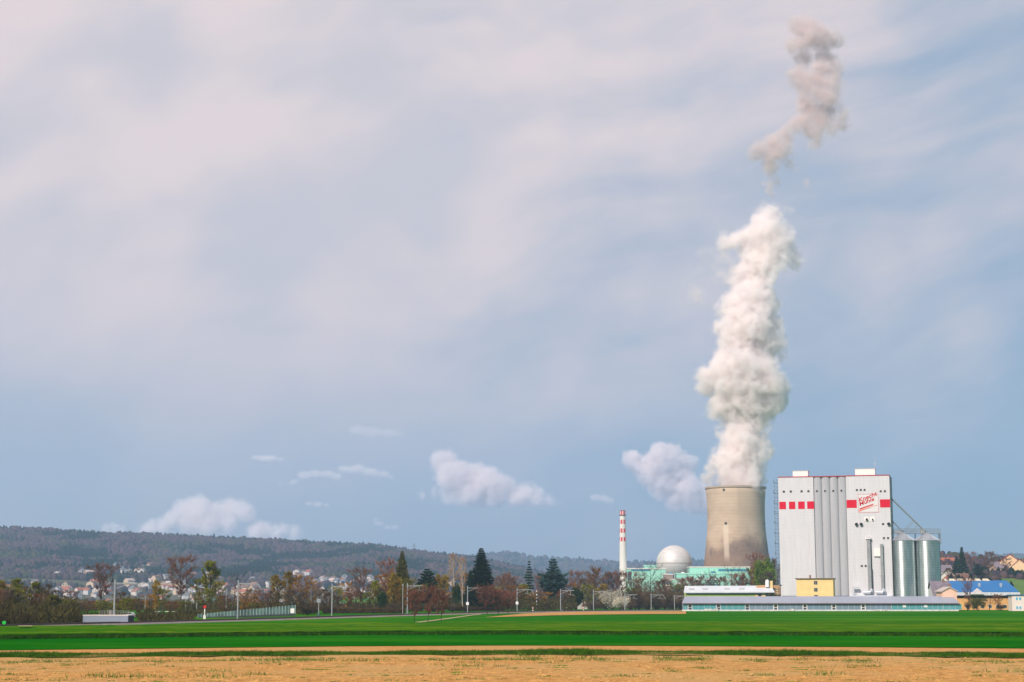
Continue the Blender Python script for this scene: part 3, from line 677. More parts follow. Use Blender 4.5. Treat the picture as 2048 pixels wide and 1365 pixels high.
def build_village():
    W = [mat('render_white', (.62, .58, .54), .8, var=.06, scale=.3), mat('render_cream', (.58, .46, .33), .8, var=.06, scale=.3), mat('render_grey', (.52, .52, .54), .8, var=.06, scale=.3)]
    Rf = [mat('roof_red', (.34, .12, .07), .8, var=.2, scale=.5), mat('roof_brown', (.17, .10, .075), .8, var=.2, scale=.5), mat('roof_slate', (.16, .17, .19), .7, var=.2, scale=.5), mat('roof_pale', (.55, .45, .42), .7, var=.2, scale=.5)]
    rnd = random.Random(21); protos = []
    for i in range(9):
        e = house_proto(i, rnd.uniform(8.5, 12), rnd.uniform(10, 19), rnd.choice((3.2, 5.6, 5.8, 8.2)), rnd.uniform(2.5, 3.8), W[i % 3 if i < 7 else 0], Rf[(i * 3 + i // 3) % 4]); protos.append(e)
    used = set(); WN = ['white', 'cream', 'grey']; RN = ['red', 'brown', 'slate grey', 'pale']; SN = {}
    zones = [((95, 200, 1143, 1155), 7, 'on the slope above the left trees'), ((222, 315, 1134, 1150), 15, 'in the upper hamlet right of the first railway mast'), ((0, 130, 1172, 1208), 20, 'glimpsed through the leftmost wood'),
             ((105, 235, 1174, 1206), 36, 'in the village behind the first railway mast'), ((250, 350, 1158, 1200), 22, 'in the village right of the first railway mast'), ((325, 445, 1152, 1202), 42, 'in the dense village between the first two railway masts'),
             ((440, 570, 1178, 1210), 24, 'in the village behind the second railway mast'), ((583, 628, 1150, 1158), 8, 'in the high row above the orange trees'), ((605, 670, 1164, 1176), 10, 'between the orange trees and the third railway mast'),
             ((640, 772, 1158, 1192), 38, 'in the village behind the third railway mast'), ((690, 770, 1190, 1212), 8, 'low behind the third railway mast'), ((500, 560, 1155, 1180), 5, 'on the slope above the second railway mast'), ((860, 905, 1165, 1200), 3, 'behind the yellow shrub left of the spruce')]
    for (x0, x1, y0, y1), n, where in zones:
        for _ in range(int(n * .85)):
            px, py = rnd.uniform(x0, x1), rnd.uniform(y0, y1); p = hill_hit(1, px, min(py, 1203))
            if p is None: continue
            if py > 1200: p = Vector(((px - 1024) / F * 1900., 1900. + rnd.uniform(-150, 150), 1.3))
            i = rnd.randrange(len(protos)); src = protos[i]
            o = src if i not in used else copy_tree(src); used.add(i)
            HOUSES.append((p.x, p.y)); o.location = (p.x, p.y, p.z - .3); o.rotation_euler = (0, 0, rnd.uniform(-.9, .9) + (math.pi / 2 if rnd.random() < .35 else 0))
            s = rnd.uniform(.8, 1.15) * (1 if p.y > 2400 else .9); o.scale = (s, s, s)
            tag(o, '%s house with %s roof %s' % (WN[i % 3 if i < 7 else 0], RN[(i * 3 + i // 3) % 4], where), 'house', 'village houses ' + where)
# ------------------------------------------------------------------ trees
def leaf_mat(name, a, b, trans=.25, scale=.9):
    if name in MATS: return MATS[name]
    m = bpy.data.materials.new(name); m.use_nodes = True; t = NT(m.node_tree); bs = t.n['Principled BSDF']
    p = t.new('ShaderNodeTexCoord').outputs['Object']
    n = t.noise(p, scale, 3, .6); oi = t.new('ShaderNodeObjectInfo').outputs['Random']
    c = t.mix(t.rng(n, .35, .65), col(a), col(b)); k = t.m('ADD', t.m('MULTIPLY', oi, .6), .85)
    c = t.v('SCALE', c, sc_=k); t.put(bs.inputs['Base Color'], c); bs.inputs['Roughness'].default_value = .8; bs.inputs['Specular IOR Level'].default_value = 0.
    tr = t.new('ShaderNodeBsdfTranslucent'); t.put(tr.inputs[0], c); mx = t.new('ShaderNodeMixShader'); mx.inputs[0].default_value = trans
    t.l.new(bs.outputs[0], mx.inputs[1]); t.l.new(tr.outputs[0], mx.inputs[2]); t.l.new(mx.outputs[0], t.n['Material Output'].inputs[0])
    MATS[name] = m; return m
def slivers(P, D, L, W, rs, kind='twig'):
    """one small face per point: a long thin triangle (twig) or a broad quad-like triangle (leaf)"""
    n = len(P); s = np.cross(D, rs.normal(0, 1, (n, 3))); s /= np.linalg.norm(s, axis=1)[:, None] + 1e-9
    v = np.zeros((n, 3, 3)); v[:, 0] = P - s * W[:, None]; v[:, 1] = P + s * W[:, None]; v[:, 2] = P + D * L[:, None]
    return v.reshape(-1, 3), np.arange(n * 3).reshape(-1, 3)
def unit(v): return v / (np.linalg.norm(v, axis=-1, keepdims=True) + 1e-9)

def limb_tree(seed, h, w, base, levels=(7, 5, 4), droop=0., up=.6, trunk_r=.02, shape='round'):
    """recursive limbs; returns branch segments and the tips"""
    rs = np.random.RandomState(seed); segs = []; tips = []
    def env(z):   # half width of the crown at height z (0..1 of the crown)
        if shape == 'round': return math.sqrt(max(0, 1 - (2 * z - 1) ** 2)) * .98 + .05
        if shape == 'tall': return (math.sin(math.pi * min(1, z * .92 + .08)) ** .7) * .95
        if shape == 'fan': return .35 + .65 * min(1, z * 1.5) * (1 - max(0, z - .75) * 2.6)
        return 1 - z
    nT = 9; pts = []; x = y = 0.
    for i in range(nT + 1):
        pts.append(np.array([x, y, h * .93 * i / nT])); x += rs.normal(0, .012) * h; y += rs.normal(0, .012) * h
    R0 = trunk_r * h
    for i in range(nT): segs.append((pts[i], pts[i + 1], R0 * (1 - .85 * i / nT), R0 * (1 - .85 * (i + 1) / nT)))
    nb = levels[0] * 3
    for b in range(nb):
        k = (b + rs.uniform(0, 1)) / nb; z = base + (1 - base) * k * .93; i = min(nT - 1, int(z / .93 * nT)); f = z / .93 * nT - i
        o = pts[i] * (1 - f) + pts[i + 1] * f; a = b * 2.4 + rs.uniform(-.4, .4)
        ln = w / 2 * env(k) * rs.uniform(.75, 1.1) * (1.15 if shape != 'cone' else 1)
        d = unit(np.array([math.cos(a), math.sin(a), up * rs.uniform(.6, 1.4) * (1.4 - k * .2) - droop])); e = o + d * ln
        rr = R0 * .34 * (1 - .6 * k); mid = (o + e) / 2 + rs.normal(0, .05, 3) * ln; segs.append((o, mid, rr, rr * .7)); segs.append((mid, e, rr * .7, rr * .25))
        for c in range(levels[1]):
            t = rs.uniform(.3, 1); q = o + (e - o) * t; d2 = unit(d + rs.normal(0, .6, 3) + (0, 0, .25)); l2 = ln * rs.uniform(.25, .5) * (1.2 - .4 * t); e2 = q + d2 * l2
            segs.append((q, e2, rr * .35, rr * .12)); tips.append((q, e2, l2))
    return segs, tips, rs
def wood_mesh(name, segs, mater, parent, rmin=0.02):
    m = MB()
    for a, b, r0, r1 in segs:
        if np.linalg.norm(b - a) < 1e-3: continue
        m.tube(a, b, max(r0, rmin), max(r1, rmin * .6), n=6 if r0 > .12 else 3, caps=False)
    return m.build(name, mater, parent)
def deciduous(seed, h, w, base, crown_m, bark, twigs=12, leaf=0, leaf_m=None, shape='round', tl=.95, tw=.058, leaf_s=.16, up=.6, spread=1.0, levels=(7, 6), name='bare_tree'):
    e = empty(name, (0, 0, 0)); segs, tips, rs = limb_tree(seed, h, w, base, levels, shape=shape, up=up)
    wood_mesh('trunk', segs, bark, e, .03)
    P = []; D = []
    for a, b, l in tips:
        t = rs.uniform(.1, 1.05, (twigs, 1)); P.append(a + (b - a) * t + rs.normal(0, .10 * l * spread, (twigs, 3))); D.append(unit(unit(b - a) + rs.normal(0, .75, (twigs, 3)) + (0, 0, .3)))
    P = np.vstack(P); D = np.vstack(D); n = len(P)
    V, Fa = slivers(P, D, tl * rs.uniform(.5, 1.3, n), tw * rs.uniform(.6, 1.3, n), rs)
    mi = np.zeros(n, int)
    if leaf:
        k = rs.choice(n, int(n * leaf)); LP = P[k] + D[k] * rs.uniform(0, tl, (len(k), 1)); LD = unit(rs.normal(0, 1, (len(k), 3)))
        V2, F2 = slivers(LP, LD, leaf_s * 2 * rs.uniform(.6, 1.3, len(k)), leaf_s * rs.uniform(.6, 1.3, len(k)), rs)
        Fa = np.vstack([Fa, F2 + len(V)]); V = np.vstack([V, V2]); mi = np.concatenate([mi, np.ones(len(k), int)])
    link_mesh('crown', mesh_np('crown', V, Fa, mat_idx=mi), [crown_m, leaf_m or crown_m], e); return e
def conifer(seed, h, w, base, needle_m, bark, tiers=26, per=11, droop=.25, up=.0, gap=0., name='spruce_tree', cedar=False, dens=1.0):
    e = empty(name, (0, 0, 0)); rs = np.random.RandomState(seed)
    segs = [(np.array([0, 0, 0.]), np.array([0, 0, h * .97]), h * .018, .03)]; P = []; D = []; L = []
    for i in range(tiers):
        k = i / (tiers - 1); z = h * (base + (1 - base) * k * .985)
        prof = (1 - k) ** (.8) if not cedar else min(1, (1 - k) * 2.1 + .12) ** .9 * (.75 + .25 * math.sin(k * 9 + seed))
        r = w / 2 * (prof * rs.uniform(.8, 1.15) + .02)
        if gap and rs.rand() < gap: r *= .35
        for b in range(per):
            a = b * 2 * math.pi / per + i * 1.1 + rs.uniform(-.25, .25); rr = r * rs.uniform(.65, 1.12)
            d = np.array([math.cos(a), math.sin(a), up - droop * rs.uniform(.5, 1.3)]); o = np.array([0, 0, z]); t = o + d * rr; t[2] += .12 * rr
            segs.append((o, t, .05 + .012 * rr, .02)); n = int((16 + 20 * rr) * dens)
            u = rs.uniform(.12, 1.03, (n, 1)); side = unit(np.cross(d, (0, 0, 1.))); off = rs.normal(0, .16, (n, 1)) * rr * (1.15 - u) + rs.normal(0, .12, (n, 1))
            P.append(o + (t - o) * u + side * off + rs.normal(0, .07 + .015 * rr, (n, 3))); D.append(unit(d * .9 + side * np.sign(off) * rs.uniform(.2, 1.2, (n, 1)) + (0, 0, -.35) + rs.normal(0, .2, (n, 3)))); L.append(np.full(n, .32 + .05 * rr))
    wood_mesh('trunk', segs, bark, e, .03); P = np.vstack(P); D = np.vstack(D); L = np.concatenate(L); n = len(P)
    V, Fa = slivers(P, D, L * 1.6 * rs.uniform(.6, 1.3, n), L * .42 * rs.uniform(.6, 1.3, n), rs)
    link_mesh('crown', mesh_np('crown', V, Fa), needle_m, e); return e
def bush(seed, h, w, leaf_m, bark, n=2600, s=.16, name='shrub', tw=False):
    e = empty(name, (0, 0, 0)); rs = np.random.RandomState(seed); P = []; segs = []
    for j in range(16):
        c = np.array([rs.uniform(-.33, .33) * w, rs.uniform(-.3, .3) * w, h * rs.uniform(.3, .72)]); r = np.array([w * .22, w * .22, h * .27]) * rs.uniform(.6, 1.2)
        segs.append((np.array([0, 0, 0.]), c, .07, .03)); q = unit(rs.normal(0, 1, (n // 16, 3))) * rs.uniform(.45, 1.05, (n // 16, 1)) * r + c; q[:, 2] = np.abs(q[:, 2]); P.append(q)
    P = np.vstack(P); D = unit(rs.normal(0, 1, P.shape) + (0, 0, .4)); m = len(P)
    wood_mesh('stems', segs, bark, e, .03)
    V, Fa = slivers(P, D, (s * (4 if tw else 2)) * rs.uniform(.6, 1.3, m), (s * (.25 if tw else 1)) * rs.uniform(.6, 1.3, m), rs)
    link_mesh('crown', mesh_np('crown', V, Fa), leaf_m, e); return e

def build_trees():
    bark = mat('bark', (.085, .058, .042), .95, var=.25, scale=2); bpale = mat('bark_pale', (.42, .36, .30), .9, var=.35, scale=3); bdark = mat('bark_dark', (.045, .032, .025), .95, var=.25, scale=2)
    brown = leaf_mat('twigs_brown', (.12, .052, .022), (.20, .10, .04)); purple = leaf_mat('twigs_purple', (.17, .075, .05), (.24, .12, .08)); orange = leaf_mat('twigs_orange', (.25, .105, .018), (.34, .18, .03))
    grey = leaf_mat('twigs_grey', (.10, .072, .055), (.16, .12, .09)); red = leaf_mat('twigs_orchard', (.16, .06, .04), (.25, .115, .08))
    bud = leaf_mat('buds_green', (.13, .17, .010), (.26, .28, .022)); budy = leaf_mat('buds_yellow', (.20, .16, .02), (.30, .24, .04)); olive = leaf_mat('larch', (.085, .095, .02), (.16, .15, .03)); fresh = leaf_mat('fresh_leaf', (.07, .13, .012), (.14, .21, .02))
    fir = leaf_mat('fir', (.010, .026, .014), (.026, .045, .022), .1); ced = leaf_mat('cedar', (.022, .055, .050), (.045, .085, .072), .1); pine = leaf_mat('pine', (.012, .035, .016), (.028, .058, .022), .1); ivy = leaf_mat('ivy', (.015, .035, .010), (.035, .06, .016), .1)
    blossom = leaf_mat('blossom', (.42, .38, .30), (.60, .56, .46), .2); scrub = leaf_mat('scrub', (.10, .055, .035), (.19, .12, .06))
    # one of each kind, all about 16 m tall so that copies need little scaling
    P = {}
    P['bare'] = [deciduous(11, 16, 11, .22, brown, bark, twigs=22, levels=(8, 7)), deciduous(12, 16, 12, .28, purple, bark, twigs=22, levels=(8, 7), shape='fan'), deciduous(13, 16, 10, .2, grey, bdark, twigs=19, levels=(8, 7), shape='tall', up=.9)]
    P['open'] = [deciduous(14, 16, 13, .2, grey, bdark, twigs=6, levels=(7, 6), shape='fan', up=.75, tw=.032, name='bare_tree')]
    P['bud'] = [deciduous(15, 16, 8, .2, brown, bark, twigs=15, leaf=1.0, leaf_s=.22, leaf_m=bud, shape='tall', up=.95, name='budding_tree', levels=(8, 7)), deciduous(16, 16, 9, .3, brown, bark, twigs=10, leaf=.9, leaf_s=.2, leaf_m=bud, name='budding_tree', levels=(8, 7))]
    P['orange'] = [deciduous(17, 16, 8, .1, orange, bark, twigs=15, leaf=.9, leaf_s=.2, leaf_m=budy, shape='tall', up=1.1, name='budding_tree', levels=(8, 7)), deciduous(18, 16, 10, .15, orange, bdark, twigs=14, leaf=.3, leaf_m=orange, name='budding_tree', levels=(8, 7))]
    P['birch'] = [deciduous(19, 16, 6, .3, leaf_mat('twigs_birch', (.32, .17, .07), (.44, .28, .14)), bpale, twigs=9, shape='tall', up=.7, name='birch_tree', levels=(8, 6), tw=.03)]
    P['larch'] = [conifer(20, 18, 9.5, .10, olive, bark, tiers=30, per=10, droop=.1, dens=.75, name='larch_tree')]
    P['spruce'] = [conifer(21, 18, 9.5, .06, fir, bdark, tiers=28, per=11, droop=.12, up=.1)]
    P['thin_spruce'] = [conifer(22, 17, 7, .12, pine, bdark, tiers=17, per=8, gap=.3, dens=.8, droop=.02)]
    P['slim_spruce'] = [conifer(27, 17, 6.5, .04, fir, bdark, tiers=28, per=10, droop=.3)]
    P['cedar'] = [conifer(23, 17, 13, .12, ced, bdark, tiers=17, per=12, droop=-.05, up=.12, cedar=True, dens=.9, name='cedar_tree')]
    P['pine'] = [conifer(24, 15, 11, .3, pine, bdark, tiers=10, per=11, droop=-.15, up=.1, cedar=True, dens=1.0, name='pine_tree')]
    P['ivy'] = [bush(25, 12, 4.5, ivy, bdark, n=3600, s=.2, name='ivy_clad_tree')]
    P['orchard'] = [deciduous(31, 6, 6, .22, red, bdark, twigs=26, tl=.45, tw=.03, levels=(8, 7), name='orchard_tree'), deciduous(32, 6, 6.4, .25, red, bdark, twigs=26, tl=.45, tw=.03, levels=(8, 7), shape='fan', name='orchard_tree')]
    P['blossom'] = [bush(33, 9, 10, blossom, bark, n=4200, s=.16, name='blossom_shrub')]
    P['scrub'] = [bush(34, 7, 9, scrub, bark, n=4200, s=.15, tw=True), bush(35, 7, 8, leaf_mat('scrub_dark', (.055, .04, .025), (.11, .075, .04)), bdark, n=4200, s=.15, tw=True), bush(36, 6, 8, leaf_mat('scrub_green', (.06, .07, .015), (.13, .12, .03)), bark, n=3800, s=.17)]
    P['fresh'] = [bush(37, 12, 10, fresh, bark, n=5200, s=.22, name='leafy_tree')]
    H = dict(larch=18, spruce=18, thin_spruce=17, slim_spruce=17, cedar=17, pine=15, ivy=12, orchard=6, blossom=9, fresh=12, scrub=7); Wd = dict(bare=12, open=14, bud=9, orange=9, birch=6.5, larch=9.5, spruce=10, thin_spruce=7, slim_spruce=6.5, cedar=13, pine=11.5, ivy=4.8, orchard=6.8, blossom=11, scrub=9, fresh=10.5)
    used = {k: 0 for k in P}; rnd = random.Random(3)
    LOOK = dict(bare='bare leafless brown tree', open='wide open bare tree with dark limbs', bud='tree in yellow-green bud', orange='orange-brown budding tree', birch='slim pale birch with orange twigs', larch='tall olive larch',
                spruce='dark pointed spruce', thin_spruce='thin ragged spruce', slim_spruce='slim dark spruce', cedar='broad blue-green cedar', pine='dark rounded pine', ivy='narrow dark ivy-clad trunk', orchard='small round reddish orchard tree',
                blossom='white blossoming shrub', scrub='brown twiggy scrub bush', fresh='tree in fresh green leaf')
    CAT = dict(spruce='spruce', slim_spruce='spruce', thin_spruce='spruce', cedar='cedar', pine='pine', larch='larch', blossom='shrub', scrub='bush', birch='birch')
    def put(kind, px, top, wpx, Y, where, var=None, grp=None, look=None, base=None):
        protos = P[kind]; i = used[kind] if var is None else var; src = protos[i % len(protos)]; first = not src.get('placed')
        o = src if first else copy_tree(src); src['placed'] = 1; o['placed'] = 1; used[kind] += 1
        x = (px - 1024) / F * Y; g = gz(x, Y) if base is None else base; ztop = at(px, top, Y).z
        sz = (ztop - g) / H.get(kind, 16); sx = wpx * Y / F / Wd[kind]
        o.location = (x, Y, g - .1); o.scale = (sx, sx, sz); o.rotation_euler = (0, 0, rnd.uniform(0, 6.28))
        tag(o, (look or LOOK[kind]) + ' ' + where, CAT.get(kind, 'tree'), grp or {'scrub': 'scrub bushes behind the railway', 'orchard': 'orchard trees by the field path'}.get(kind, 'trees behind the railway'))
    # --- leftmost wood
    put('bare', -14, 1160, 55, 420, 'cut by the left frame edge'); put('bud', 12, 1161, 42, 440, 'leftmost in the wood, first from the frame edge', 0); put('bud', 42, 1157, 40, 445, 'second of the leftmost wood, beside a twin', 0); put('bare', 64, 1172, 46, 430, 'filling the gap between green-budded trees', 2)
    put('bud', 82, 1164, 42, 450, 'third in the leftmost wood, above the pink board', 0); put('bare', 104, 1168, 48, 440, 'with a dark leaning trunk, right of the green trio'); put('bare', 30, 1178, 50, 400, 'low and dark in front of the leftmost wood', 2); put('bare', 124, 1180, 40, 470, 'thin and dark, midway to the grey box hall', 2)
    put('scrub', 60, 1212, 60, 390, 'at the foot of the leftmost wood', 1); put('scrub', 5, 1210, 60, 390, 'at the left frame edge under the wood', 1); put('scrub', 112, 1214, 50, 390, 'below the dark leaning trunk', 1)
    put('bud', 145, 1200, 40, 420, 'low and round, left of the grey box hall', 1); put('scrub', 140, 1218, 50, 390, 'touching the left end of the grey box hall', 2); put('bare', 186, 1203, 50, 470, 'low behind the left half of the grey box hall', 0)
    put('bare', 215, 1138, 62, 560, 'large and purple-brown above the grey box hall', 1); put('bud', 216, 1202, 34, 450, 'small, behind the right half of the grey box hall', 1); put('bare', 252, 1186, 40, 480, 'right behind the first railway mast', 0)
    put('bare', 284, 1198, 36, 470, 'small and reddish, right of the grey box hall', 0); put('orange', 322, 1160, 30, 500, 'slender, midway between the first two railway masts', 0); put('scrub', 300, 1222, 60, 420, 'low and greenish right of the grey box hall', 2)
    for i, (k_, x, tp, w, Y, wh, v_) in enumerate((('bare', 20, 1186, 46, 400, 'in the front row at the left frame edge', 1), ('bud', 52, 1180, 46, 402, 'in the front row below the second green-budded tree', 1), ('bare', 88, 1190, 46, 405, 'in the front row right of the pink board', 0), ('bud', 118, 1190, 44, 405, 'in the front row at the end of the left wood', 2),
        ('orange', 20, 1172, 36, 470, 'far left behind the front row', 1), ('orange', 100, 1180, 36, 470, 'behind the pink board', 0), ('bare', 152, 1186, 40, 500, 'slight, left of the large purple-brown tree', 1), ('bare', 172, 1206, 40, 450, 'low, over the left end of the grey box hall', 2), ('bud', 240, 1208, 36, 455, 'low, over the right end of the grey box hall', 1),
        ('bud', 268, 1198, 40, 450, 'low, above the parked white car', 1), ('orange', 306, 1190, 30, 470, 'low, left of the slender orange tree', 1), ('bud', 336, 1180, 38, 500, 'just right of the slender orange tree', 1), ('bare', 350, 1204, 40, 470, 'low, below the large pinkish crown', 0), ('bud', 376, 1204, 36, 480, 'low, left of the tall green tree foot', 1),
        ('bud', 410, 1186, 44, 500, 'at the foot of the tall green tree', 1), ('bare', 456, 1192, 36, 480, 'left of the twisted trunk', 0), ('orange', 492, 1186, 38, 490, 'right of the twisted trunk', 1), ('bud', 520, 1206, 36, 480, 'low, above the glazed barrier middle', 1), ('bare', 546, 1182, 36, 510, 'first of the dark trees under the orange clump', 2), ('bare', 612, 1184, 40, 505, 'last of the dark trees under the orange clump', 2),
        ('bare', 664, 1186, 34, 560, 'behind the third railway mast', 0), ('bare', 684, 1192, 34, 560, 'just right of the third railway mast', 2), ('bare', 704, 1182, 34, 580, 'above the green meadow glimpse', 1), ('bare', 758, 1176, 34, 590, 'left of the ivy-clad trunk', 0), ('orange', 770, 1150, 34, 600, 'left flank of the larch clump', 1), ('bud', 840, 1172, 34, 590, 'between the larch and the dark pine', 1))): put(k_, x, tp, w, Y, wh, v_)
    # --- between first and third mast
    put('bare', 366, 1124, 70, 560, 'large pinkish round crown left of the tall green tree', 1); put('bud', 426, 1122, 52, 540, 'tall one, left of the second railway mast', 0); put('bud', 402, 1160, 34, 560, 'leaning against the tall green tree', 1)
    put('bud', 446, 1165, 30, 540, 'small one, between the tall green tree and second mast', 1); put('open', 474, 1152, 55, 500, 'with a twisted trunk behind the second railway mast'); put('orange', 506, 1178, 34, 480, 'small one just right of the second railway mast', 1)
    put('bare', 530, 1190, 40, 500, 'low, above the middle of the glazed barrier', 1); put('scrub', 385, 1214, 60, 470, 'left of the red signal disc', 2); put('scrub', 440, 1218, 50, 480, 'behind the left end of the glazed barrier', 2); put('scrub', 500, 1216, 60, 480, 'behind the middle of the glazed barrier', 1)
    put('orange', 556, 1150, 42, 520, 'first of the orange clump above the barrier', 0); put('orange', 580, 1143, 40, 540, 'tallest of the orange clump above the barrier', 0); put('orange', 604, 1152, 42, 520, 'third of the orange clump above the barrier', 1); put('orange', 630, 1163, 36, 530, 'rounded, at the right end of the orange clump', 1)
    put('bare', 590, 1180, 60, 500, 'dark low mass under the orange clump', 2); put('bare', 652, 1178, 40, 540, 'between the orange clump and the third mast', 2); put('scrub', 560, 1205, 60, 490, 'dark under the first orange trees', 1); put('scrub', 620, 1204, 60, 500, 'dark under the right end of the orange clump', 1)
    put('scrub', 655, 1208, 40, 520, 'left foot of the third railway mast', 1); put('bare', 722, 1145, 46, 560, 'thin, between the third and fourth railway masts', 1); put('bud', 738, 1186, 40, 560, 'small, right of the green meadow glimpse', 1); put('bare', 742, 1168, 36, 600, 'slight, left of the pinkish bare tree', 2)
    put('scrub', 690, 1210, 50, 540, 'right of the third railway mast', 0); put('scrub', 730, 1208, 50, 545, 'midway between the third and fourth masts', 1); put('ivy', 768, 1180, 22, 560, 'left of the tall olive larch')
    # --- larch to cedar
    put('bare', 776, 1130, 48, 600, 'pinkish, touching the left side of the tall larch', 1); put('larch', 806, 1102, 54, 590, 'left of the dark pine, highest of its clump'); put('orange', 790, 1146, 42, 575, 'yellowish, low against the tall larch', 0); put('bud', 822, 1160, 40, 585, 'at the right foot of the tall larch', 1)
    put('scrub', 790, 1200, 60, 560, 'dark at the foot of the tall larch', 1); put('pine', 856, 1139, 50, 610, 'between the tall larch and the birch'); put('pine', 846, 1164, 50, 600, 'lower one overlapping the foot of its twin', 0, look='dark spreading pine'); put('bare', 876, 1160, 40, 640, 'grey, between the dark pine and the birch', 0)
    put('orange', 892, 1150, 34, 640, 'yellow one left of the birch', 0); put('birch', 910, 1105, 34, 620, 'left of the big dark spruce'); put('birch', 926, 1112, 24, 640, 'second, squeezed between the first birch and the spruce'); put('ivy', 914, 1162, 20, 620, 'below the birch')
    put('spruce', 963, 1096, 72, 650, 'biggest evergreen, in the middle of the tree row'); put('spruce', 942, 1140, 40, 660, 'smaller one half hidden behind the biggest spruce'); put('bare', 1000, 1160, 40, 700, 'faint, right of the biggest spruce', 1); put('bare', 1026, 1156, 44, 760, 'faint, left of the thin ragged spruce', 2)
    for k, (a, b, w) in enumerate(((835, 1212, 40), (868, 1210, 60), (905, 1205, 60), (935, 1210, 60))): put('scrub', a, b, w, 585, ('behind the left orchard tree', 'behind the middle orchard tree', 'below the birch trunks', 'at the foot of the big spruce')[k], 1)
    put('thin_spruce', 1058, 1122, 34, 720, 'left of the broad cedar'); put('cedar', 1106, 1119, 58, 730, 'right of the thin ragged spruce'); put('orange', 1072, 1184, 48, 680, 'low round one behind the banded signal pole', 1); put('bare', 1036, 1178, 34, 700, 'yellowish, behind the sixth railway mast', 0)
    put('bare', 1128, 1184, 44, 700, 'low round one in front of the cedar foot', 0); put('ivy', 1150, 1172, 30, 720, 'below the right side of the cedar', look='dark green conical tree'); put('scrub', 1090, 1198, 60, 700, 'under the broad cedar', 1); put('scrub', 1135, 1205, 50, 700, 'behind the marker posts', 1)
    # --- brown trees up to the glass hall
    put('bare', 1165, 1158, 44, 800, 'between the cedar and the small gabled house', 2); put('bare', 1192, 1139, 50, 830, 'tall reddish one above the eighth railway mast', 0); put('bare', 1216, 1146, 44, 840, 'tall one left of the white blossoms', 2); put('bare', 1238, 1150, 44, 850, 'in front of the foot of the striped chimney', 1)
    put('blossom', 1222, 1173, 52, 770, 'right of the eighth railway mast'); put('blossom', 1238, 1188, 40, 760, 'smaller and greyer, behind the ninth railway mast', look='pale greenish blossoming shrub'); put('bare', 1262, 1152, 46, 860, 'in front of the chimney and the left mint green block', 1)
    put('open', 1296, 1137, 70, 830, 'in front of the left mint green block'); put('bare', 1330, 1160, 50, 880, 'below the silver dome', 0); put('bare', 1365, 1162, 50, 900, 'right of the dome foot', 1); put('bare', 1392, 1160, 50, 900, 'in front of the middle mint green block', 2)
    put('open', 1420, 1150, 40, 920, 'small, in front of the right mint green block'); put('open', 1456, 1142, 56, 900, 'large, in front of the cooling tower foot'); put('bare', 1484, 1152, 46, 900, 'left of the leafy tree by the mill', 2); put('bare', 1508, 1150, 50, 920, 'dark mass below the leafy tree', 2)
    put('fresh', 1528, 1106, 52, 880, 'between cooling tower and mill'); put('bare', 1512, 1118, 44, 900, 'behind the left side of the leafy tree', 1); put('bare', 1542, 1118, 40, 890, 'against the left edge of the mill', 2); put('bare', 1534, 1145, 54, 860, 'dark, at the foot of the leafy tree', 2)
    xs = [1182, 1210, 1244, 1258, 1275, 1292, 1308, 1326, 1342, 1358, 1380, 1402]; nm = ['behind the eighth mast', 'left of the white blossoms', 'behind the ninth mast', 'right of the ninth mast', 'left of the tenth mast', 'behind the tenth mast', 'right of the tenth mast', 'midway between the last two masts', 'behind the last mast', 'at the left end of the glass hall', 'behind the left gable of the pale roofed hall', 'behind the pale roofed hall']
    for i, x in enumerate(xs): put('scrub', x, (1200, 1196, 1186, 1178, 1176, 1178, 1180, 1176, 1180, 1182, 1168, 1170)[i], 56, 780 + i * 6, nm[i], i % 2)
    for i, (x, tp) in enumerate(((1268, 1162), (1288, 1166), (1312, 1168), (1336, 1170), (1356, 1168))): put('scrub', x, tp, 60, 860, ('upper row, below the chimney', 'upper row, under the open bare tree', 'upper row, right of the open bare tree', 'upper row, below the dome', 'upper row, right of the dome')[i], 0)
